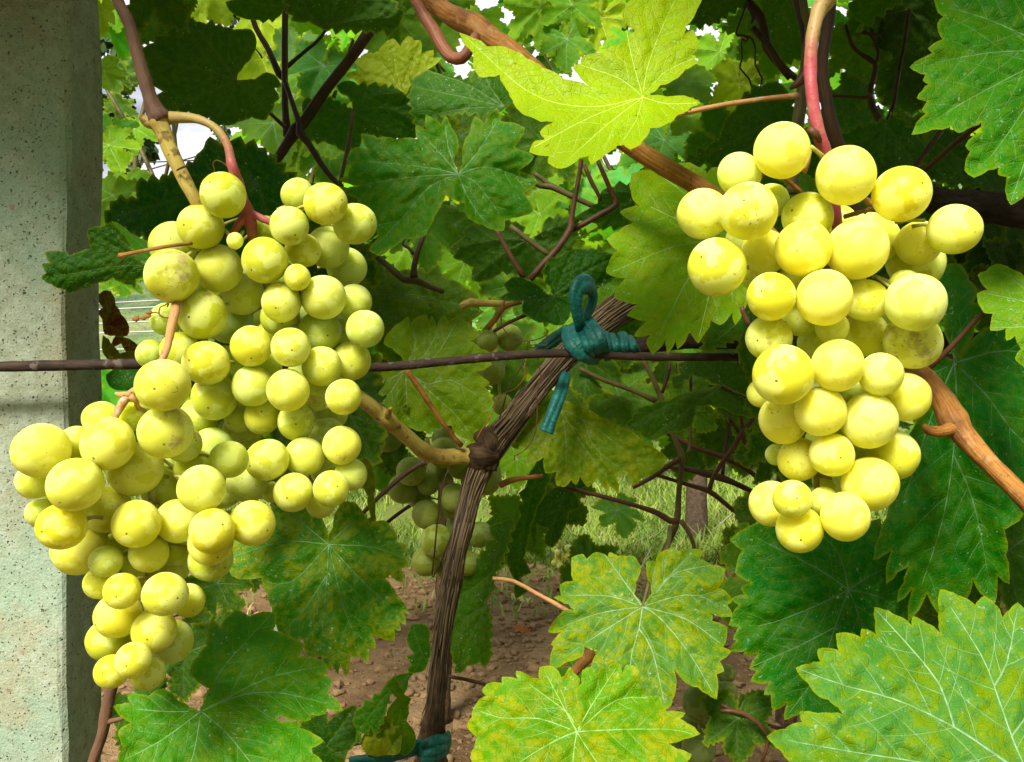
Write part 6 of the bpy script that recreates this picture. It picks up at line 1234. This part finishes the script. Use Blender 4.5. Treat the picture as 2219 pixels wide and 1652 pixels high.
# peduncles of the bunches
def stalk_gradient(name, ca, cb, v0, v1):
    s = NT(name); uv = s.n('ShaderNodeUVMap'); sx = s.n('ShaderNodeSeparateXYZ'); s.l(uv.outputs[0], sx.inputs[0])
    vec, oi, tc = s.objvec(); n = s.noise(vec, 130, 4, .6); fine = s.noise(vec, 420, 3, .6)
    t = s.ramp(s.math('ADD', sx.outputs['Y'], s.math('MULTIPLY', s.math('SUBTRACT', n, .5), .018)), v0, v1)
    c = s.mix(t, ca, cb); c = s.mix(s.math('MULTIPLY', s.ramp(n, .5, .68), .55), c, (.40, .22, .13)); c = s.mix(s.math('MULTIPLY', s.ramp(fine, .58, .7), .5), c, (.16, .05, .03))
    p = s.bsdf(Base_Color=c, Roughness=.48); p.inputs['Specular IOR Level'].default_value = .3
    s.l(s.bump(fine, .35, .0008), p.inputs['Normal']); s.l(p.outputs[0], s.out.inputs[0]); return s.m
M_STALK_L = stalk_gradient('left_stalk', (.36, .26, .07), (.34, .075, .075), .024, .046)
M_STALK_R = stalk_gradient('right_stalk', (.36, .24, .08), (.36, .06, .07), .127, .144)
def stalk(parent_bunch, pts, mat, name='stalk', nseg=14, seed=1, rough=.05):
    return pix_tube(name, pts, mat, parent_bunch, nseg, rough=rough, step=.002, seed=seed)
bs = {o['label'].split()[0] + ' ' + o['label'].split()[1]: o for o in COL.objects if o.name.startswith('grape_bunch')}
B_UL, B_LL, B_R = bs['large upper'], bs['lower left'], bs['golden grape']
stalk(B_UL, [(360, 257, 30, .402), (385, 255, 24, .40), (420, 257, 20, .398), (448, 266, 18, .396), (466, 278, 18, .396), (482, 295, 18, .396), (494, 318, 18, .396), (499, 340, 19, .396), (501, 352, 22, .396), (506, 368, 22, .396), (516, 392, 21, .40), (527, 430, 21, .405), (536, 458, 28, .41), (543, 480, 26, .41), (549, 520, 22, .415), (556, 560, 16, .42)], M_STALK_L)
stalk(B_UL, [(536, 460, 20, .41), (560, 470, 16, .408), (585, 482, 14, .408), (610, 490, 12, .415)], M_STEM_PINK)
stalk(B_UL, [(536, 468, 22, .41), (518, 484, 18, .41), (508, 500, 13, .412), (490, 515, 10, .415)], M_STEM_PINK)
stalk(B_UL, [(488, 500, 9, .41), (497, 508, 6, .40), (506, 514, 6, .396)], M_STEM_GREEN)
stalk(B_LL, [(385, 640, 18, .40), (378, 680, 20, .39), (370, 715, 19, .385), (360, 760, 16, .375), (340, 800, 14, .37), (310, 832, 14, .36), (285, 852, 16, .356), (270, 868, 20, .354), (262, 880, 18, .354), (252, 900, 14, .352), (240, 925, 12, .352)], M_CANE_ORANGE)
stalk(B_LL, [(285, 855, 14, .354), (262, 856, 13, .354), (250, 852, 6, .354)], M_CANE_ORANGE)
stalk(B_LL, [(282, 858, 14, .354), (295, 870, 11, .355), (300, 885, 10, .36), (330, 895, 8, .365)], M_CANE_ORANGE)
stalk(B_R, [(1818, -150, 16, .43), (1806, -70, 34, .37), (1800, -30, 50, .348), (1790, 0, 44, .348), (1776, 20, 34, .348), (1765, 55, 29, .346), (1758, 100, 27, .345), (1756, 145, 28, .345), (1758, 190, 27, .344), (1764, 240, 27, .344), (1773, 285, 29, .345), (1786, 325, 28, .348), (1797, 370, 26, .352), (1806, 430, 25, .356), (1814, 490, 23, .36), (1812, 560, 18, .366)], M_STALK_R)
stalk(B_R, [(1752, 280, 14, .342), (1766, 290, 18, .341), (1776, 305, 12, .344)], M_STEM_RED)
stalk(B_R, [(1757, 318, 9, .336), (1770, 328, 9, .338), (1785, 342, 12, .342)], M_STEM_GREEN)
stalk(B_R, [(1742, 372, 14, .35), (1750, 350, 12, .347), (1756, 320, 9, .345)], M_CANE_ORANGE)
stalk(B_R, [(1870, 430, 12, .345), (1885, 440, 15, .346), (1892, 450, 9, .345), (1830, 470, 11, .355)], M_CANE_ORANGE)
stalk(B_R, [(1940, 482, 8, .345), (1965, 478, 8, .342), (2005, 478, 8, .339)], M_STEM_GREEN)
stalk(B_R, [(1895, 598, 6, .345), (1915, 612, 6, .342), (1928, 622, 6, .34)], M_STEM_GREEN)
stalk(B_R, [(1640, 395, 6, .345), (1630, 362, 6, .345), (1637, 350, 8, .343), (1645, 345, 6, .343)], M_STEM_GREEN)
stalk(B_R, [(1650, 388, 5, .35), (1658, 374, 5, .348), (1690, 380, 10, .352), (1740, 420, 10, .358)], M_CANE_BROWN)

# ------------------------------------------------------------------ the vines of the rows behind
def back_vine(x, y, label, n, xw, z0, z1, yd, colors, seed, tx=None, group='grape vines of the rows behind', R=(.045, .075), avoid=None, trunk_h=None):
    r = random.Random(seed); tx = x if tx is None else tx; root = empty('grape_vine', (tx, y, 0), label, 'grape vine', group)
    pts = [Vector((tx, y, -.05)), Vector((tx + r.uniform(-.01, .01), y, .35)), Vector((tx + r.uniform(-.02, .02), y, z0 + .12)), Vector((tx * .7 + x * .3, y, z0 + .5))]
    geo_obj('trunk', tube_geo(pts, [.024, .019, .017, .011], 10, .02, rough=.12, ridges=.05, seed=seed), M_BARK, root)
    for k in range(5):
        a = Vector((x + r.uniform(-xw, xw) * .8, y + r.uniform(-yd, yd), z0 + r.uniform(0, .2)))
        geo_obj('shoot', tube_geo([a, a + Vector((r.uniform(-.15, .15), r.uniform(-.1, .1), .45)), a + Vector((r.uniform(-.35, .35), r.uniform(-.2, .2), .95))], [.006, .005, .0025], 7, .03, seed=k), M_STEM_OLIVE, root)
    cnt = 0; tries = 0
    while cnt < n and tries < n * 6:
        tries += 1
        px_, py_, pz_ = x + r.uniform(-xw, xw), y + r.gauss(0, yd), z0 + (z1 - z0) * r.random()
        if avoid and any(avoid_hit(px_, py_, pz_, a, r) for a in avoid): continue
        place_leaf(root, (px_, py_, pz_), r.uniform(*R), r.uniform(-70, 70), r.uniform(-65, -5), r.uniform(-55, 55), back=r.random() < .12,
                   color=r.choice(colors), mottle=r.uniform(0, .6), meshes=T_MID)
        cnt += 1
    return root
def avoid_hit(x, y, z_, a, r):
    """keeps a gap between two neighbouring vines open: a = (x, y, rx, rz) as seen in the study copy"""
    px_ = CX + x / y * F; py_ = CY - (z_ - H) / y * F
    q = ((px_ - a[0]) / a[2]) ** 2 + ((py_ - a[1]) / a[3]) ** 2
    return q < 1.0
GAPS = [(345, 240, 165, 235), (290, 690, 110, 80), (1300, 60, 50, 30), (1565, 130, 55, 45), (1530, 200, 50, 30), (1890, 115, 30, 30), (1885, 205, 30, 20), (800, 110, 30, 30), (1560, 60, 35, 20), (500, 50, 90, 30)]
BC = [(.16, .38, .07), (.21, .43, .12), (.25, .44, .07), (.12, .33, .13), (.32, .46, .05), (.08, .25, .06), (.05, .17, .03)]
back_vine(-.56, 1.95, 'leafy vine of the next row left of the pale far post', 270, .34, .62, 1.75, .16, BC, 1, tx=-.435, avoid=GAPS)
back_vine(.02, 2.05, 'leafy vine of the next row straight behind the tie and centre leaf', 295, .42, .60, 1.80, .18, BC, 2, tx=-.165, avoid=GAPS)
back_vine(.62, 2.0, 'leafy vine of the next row behind the left side of the golden grapes', 295, .42, .62, 1.80, .18, BC, 3, avoid=GAPS)
back_vine(1.30, 2.05, 'leafy vine of the next row behind the upper right corner leaf', 220, .42, .62, 1.85, .18, BC, 4, avoid=GAPS)
back_vine(-1.25, 2.6, 'sparse leafy vine beyond the sky gap beside the post', 70, .30, 1.05, 1.80, .15, [(.02, .06, .02), (.03, .08, .02), (.10, .2, .04)], 5, avoid=[(390, 280, 110, 120)], R=(.035, .06))
def canopy_row(y, z0, z1, x0, x1, n, seed, label):
    """the rows farther off read as one leafy mass"""
    r = np.random.default_rng(seed); src = T_MID[:4]; V, Fc = [], []; o = 0; at = []
    for k in range(n):
        me = src[k % 4]
        if k < 4:
            pass
        v = np.array([tuple(q.co) for q in me.vertices]) if k < 4 else cache[k % 4][0]
        f = [tuple(q.vertices) for q in me.polygons] if k < 4 else cache[k % 4][1]
        if k < 4:
            if k == 0: cache = {}
            cache[k] = (v, f)
        px_, pz_, py_ = r.uniform(x0, x1), r.uniform(z0, z1), y + r.normal(0, .25)
        rot = Euler((math.radians(90 + r.uniform(-65, 0)), r.uniform(-.6, .6), r.uniform(-.9, .9))).to_matrix()
        sc = r.uniform(.05, .085)
        q = (v * sc) @ np.array(rot.transposed()) + np.array([px_, py_, pz_])
        if avoid_hit(px_, py_, pz_, GAPS[0], None) or avoid_hit(px_, py_, pz_, (290, 690, 100, 70), None): continue
        V.append(q); Fc += [tuple(i + o for i in t) for t in f]; o += len(q)
    ob = mesh_obj('vine_foliage', np.concatenate(V), Fc, M_FARLEAF, origin=(0, y, 0))
    tag(ob, label, 'foliage', kind='stuff')
s = NT('far_vine_leaf'); gn = s.n('ShaderNodeNewGeometry'); m_ = gn.outputs['Random Per Island']
c = s.mix(m_, (.05, .16, .03), (.20, .36, .07)); p = s.bsdf(Base_Color=c, Roughness=.5); tr_ = s.n('ShaderNodeBsdfTranslucent'); s.l(s.mix(1.0, c, (1.8, 1.6, .4), 'MULTIPLY'), tr_.inputs[0])
mx = s.n('ShaderNodeMixShader'); mx.inputs[0].default_value = .4; s.l(p.outputs[0], mx.inputs[1]); s.l(tr_.outputs[0], mx.inputs[2]); s.l(mx.outputs[0], s.out.inputs[0]); M_FARLEAF = s.m
canopy_row(6.2, .85, 2.1, -2.4, 4.2, 2800, 71, 'leafy mass of the vine row beyond the grass')
canopy_row(9.5, .8, 2.6, -3.0, 6.0, 1200, 72, 'leafy mass of the farthest vine row')

# leaves added unseen above the near vines to shade the middle layer
r = random.Random(77)
for k in range(120):
    y = r.uniform(.62, 1.3); x = r.uniform(-.62, .75) * (y + .25); zz = H + .43 * y + .06 + r.uniform(0, .28)
    place_leaf(VM['VDR'[k % 3]], (x, y, zz), r.uniform(.05, .075), r.uniform(-60, 60), r.uniform(-85, -40), r.uniform(-60, 60), color=r.choice(GREENS), meshes=T_MID)

canopy_row(-1.6, .3, 2.1, -3.2, 3.2, 1900, 73, 'added unseen leafy mass behind the camera that blocks low skylight')  # foliage added out of view to cut the low sky fill
for k in range(150):  # unseen leaves added at the right to block sidelight on the post
    y = r.uniform(.30, .95); x = y * .62 + r.uniform(.10, .9); zz = r.uniform(.35, 1.55)
    place_leaf(V_RIGHT, (x, y, zz), r.uniform(.05, .075), r.uniform(-60, 60), r.uniform(-70, -5), r.uniform(-70, 70), color=r.choice(GREENS), meshes=T_MID)
for k in range(150):  # more unseen leaves added to shade the post top and middle layer
    y = r.uniform(.42, .78); x = r.choice([r.uniform(-.62, -.22), r.uniform(.08, .50), r.uniform(-.62, .50)]) * (y + .2)
    if -.16 < x < .03: continue
    zz = H + .43 * y + .045 + r.uniform(0, .16)
    place_leaf(VM['VDR'[k % 3]], (x, y, zz), r.uniform(.045, .07), r.uniform(-60, 60), r.uniform(-85, -50), r.uniform(-60, 60), color=r.choice(GREENS), meshes=T_MID)
for k in range(190):  # unseen leaves added over the camera to cut skylight, thinned where sun passes
    y = r.uniform(.10, .46); x = r.uniform(-.55, .60); zz = 1.13 + .25 * abs(y - .28) + r.uniform(0, .14)
    if -.27 < x < .0 and k % 5: continue
    place_leaf(VM['LDR'[k % 3]], (x, y, zz), r.uniform(.05, .075), r.uniform(-60, 60), r.uniform(-100, -60), r.uniform(-90, 90), color=r.choice(GREENS), meshes=T_MID)
# tree whose dark branches show against the sky in the gap beside the post
tree = empty('tree', (-3.4, 7.2, 0), 'dark leafy tree against the white sky between the post and the left shoot', 'tree')
geo_obj('trunk', tube_geo([Vector((-4.2, 7.2, -.1)), Vector((-4.15, 7.2, 1.5)), Vector((-4.0, 7.1, 3.2)), Vector((-3.8, 7.0, 4.6))], [.16, .13, .10, .05], 12, .1, rough=.06), M_BARK, tree)
r = np.random.default_rng(8); V, Fc = [], []; o = 0
cl = [(*z('A', (x, y))[0], s_) for x, y, s_ in ((700, 250, 60), (790, 330, 60), (740, 440, 60), (840, 400, 40), (760, 560, 50), (720, 640, 60), (690, 720, 60), (760, 700, 50), (880, 480, 30), (1330, 40, 40), (1500, 60, 60), (1420, 20, 50), (690, 120, 50), (900, 900, 50), (850, 1060, 50), (950, 960, 40), (720, 870, 50), (1450, 880, 20))]
for x, y, s_ in cl:
    for k in range(60):
        a = P(x + r.normal(0, s_ * .28), y + r.normal(0, s_ * .30), 7.0 + r.normal(0, .15)); sz = r.uniform(.03, .065)
        u = r.normal(0, 1, 3); u /= np.linalg.norm(u); w = np.cross(u, r.normal(0, 1, 3)); w /= np.linalg.norm(w); a = np.array(a)
        V.append(np.array([a - u * sz, a - u * sz * .3 + w * sz * .6, a + u * sz * .4 + w * sz * .5, a + u * sz, a + u * sz * .4 - w * sz * .5, a - u * sz * .3 - w * sz * .6])); Fc.append(tuple(range(o, o + 6))); o += 6
M_TREE = simple('tree_leaf', (.035, .075, .02), .5, 40, .4)
mesh_obj('crown', np.concatenate(V), Fc, M_TREE, tree, smooth=False)

# litter on the soil
def litter(px, py, size, color, label, seed, spin=0):
    yy = H * F / (py - CY) ; yy = (H - float(ground_height(np.array((px - CX) / F * yy), np.array(yy)))) * F / (py - CY)
    root = bpy.data.objects.new('fallen_leaf', T_FINE[seed % 7]); link(root)
    root.location = P(px, py, yy) + Vector((0, 0, .012)); root.scale = (size,) * 3
    root.rotation_euler = (math.radians(18), math.radians(12), math.radians(spin)); root.color = (*color, .2)
    tag(root, label, 'fallen leaf')
litter(1140, 1302, .07, (.50, .48, .20), 'pale yellow fallen leaf lying on the soil right of the trunk', 1, 60)
litter(1134, 1372, .035, (.40, .11, .06), 'small reddish fallen leaf on the soil left of the mottled leaf', 2, 10)
litter(1108, 1262, .04, (.10, .16, .10), 'grey-green fallen leaf on the soil near the hanging dark leaf', 3, 90)
litter(1280, 1185, .05, (.20, .30, .20), 'pale blue-green leaf on the ground by the tiny grapes', 4, 20)
rr = random.Random(4)
M_LIT = simple('dry_litter', (.19, .055, .03), .8, 60, .6)
V, Fc = [], []; o = 0; r = np.random.default_rng(41)
for k in range(420):
    y = r.uniform(3.0, 4.2); x = r.uniform(.05, .85) * y * .5; sz = r.uniform(.008, .022)
    zg = float(ground_height(np.array(x), np.array(y))) + .008
    u = r.normal(0, 1, 3); u[2] *= .35; u /= np.linalg.norm(u); w = np.cross(u, [0, 0, 1.0] + r.normal(0, .4, 3)); w /= np.linalg.norm(w); a = np.array([x, y, zg])
    V.append(np.array([a - u * sz, a + w * sz * .5 + [0, 0, sz * .4], a + u * sz, a - w * sz * .5 + [0, 0, sz * .2]])); Fc.append((o, o + 1, o + 2, o + 3)); o += 4
tag(mesh_obj('dry_litter', np.concatenate(V), Fc, M_LIT, origin=(0, 0, 0), smooth=False), 'red-brown dry leaf litter between the soil and the grass', 'leaf litter', kind='stuff')
M_STRAW = simple('straw', (.55, .50, .34), .7, 60, .3)
for k, (a, b, d) in enumerate([((1365, 1270), (1412, 1185), 3.0), ((1545, 1150), (1612, 1085), 3.4), ((1240, 1203), (1290, 1196), 3.2)]):
    t = geo_obj('dry_stalk', tube_geo([P(*a, d), P((a[0] + b[0]) / 2 + 3, (a[1] + b[1]) / 2, d), P(*b, d)], [.003, .003, .002], 6, .05), M_STRAW)
    tag(t, ['pale dry stalk leaning up from the brown litter', 'thin dry stalk leaning at the foot of the wooden post', 'short pale stalk lying flat in the brown litter'][k], 'dry stalk')
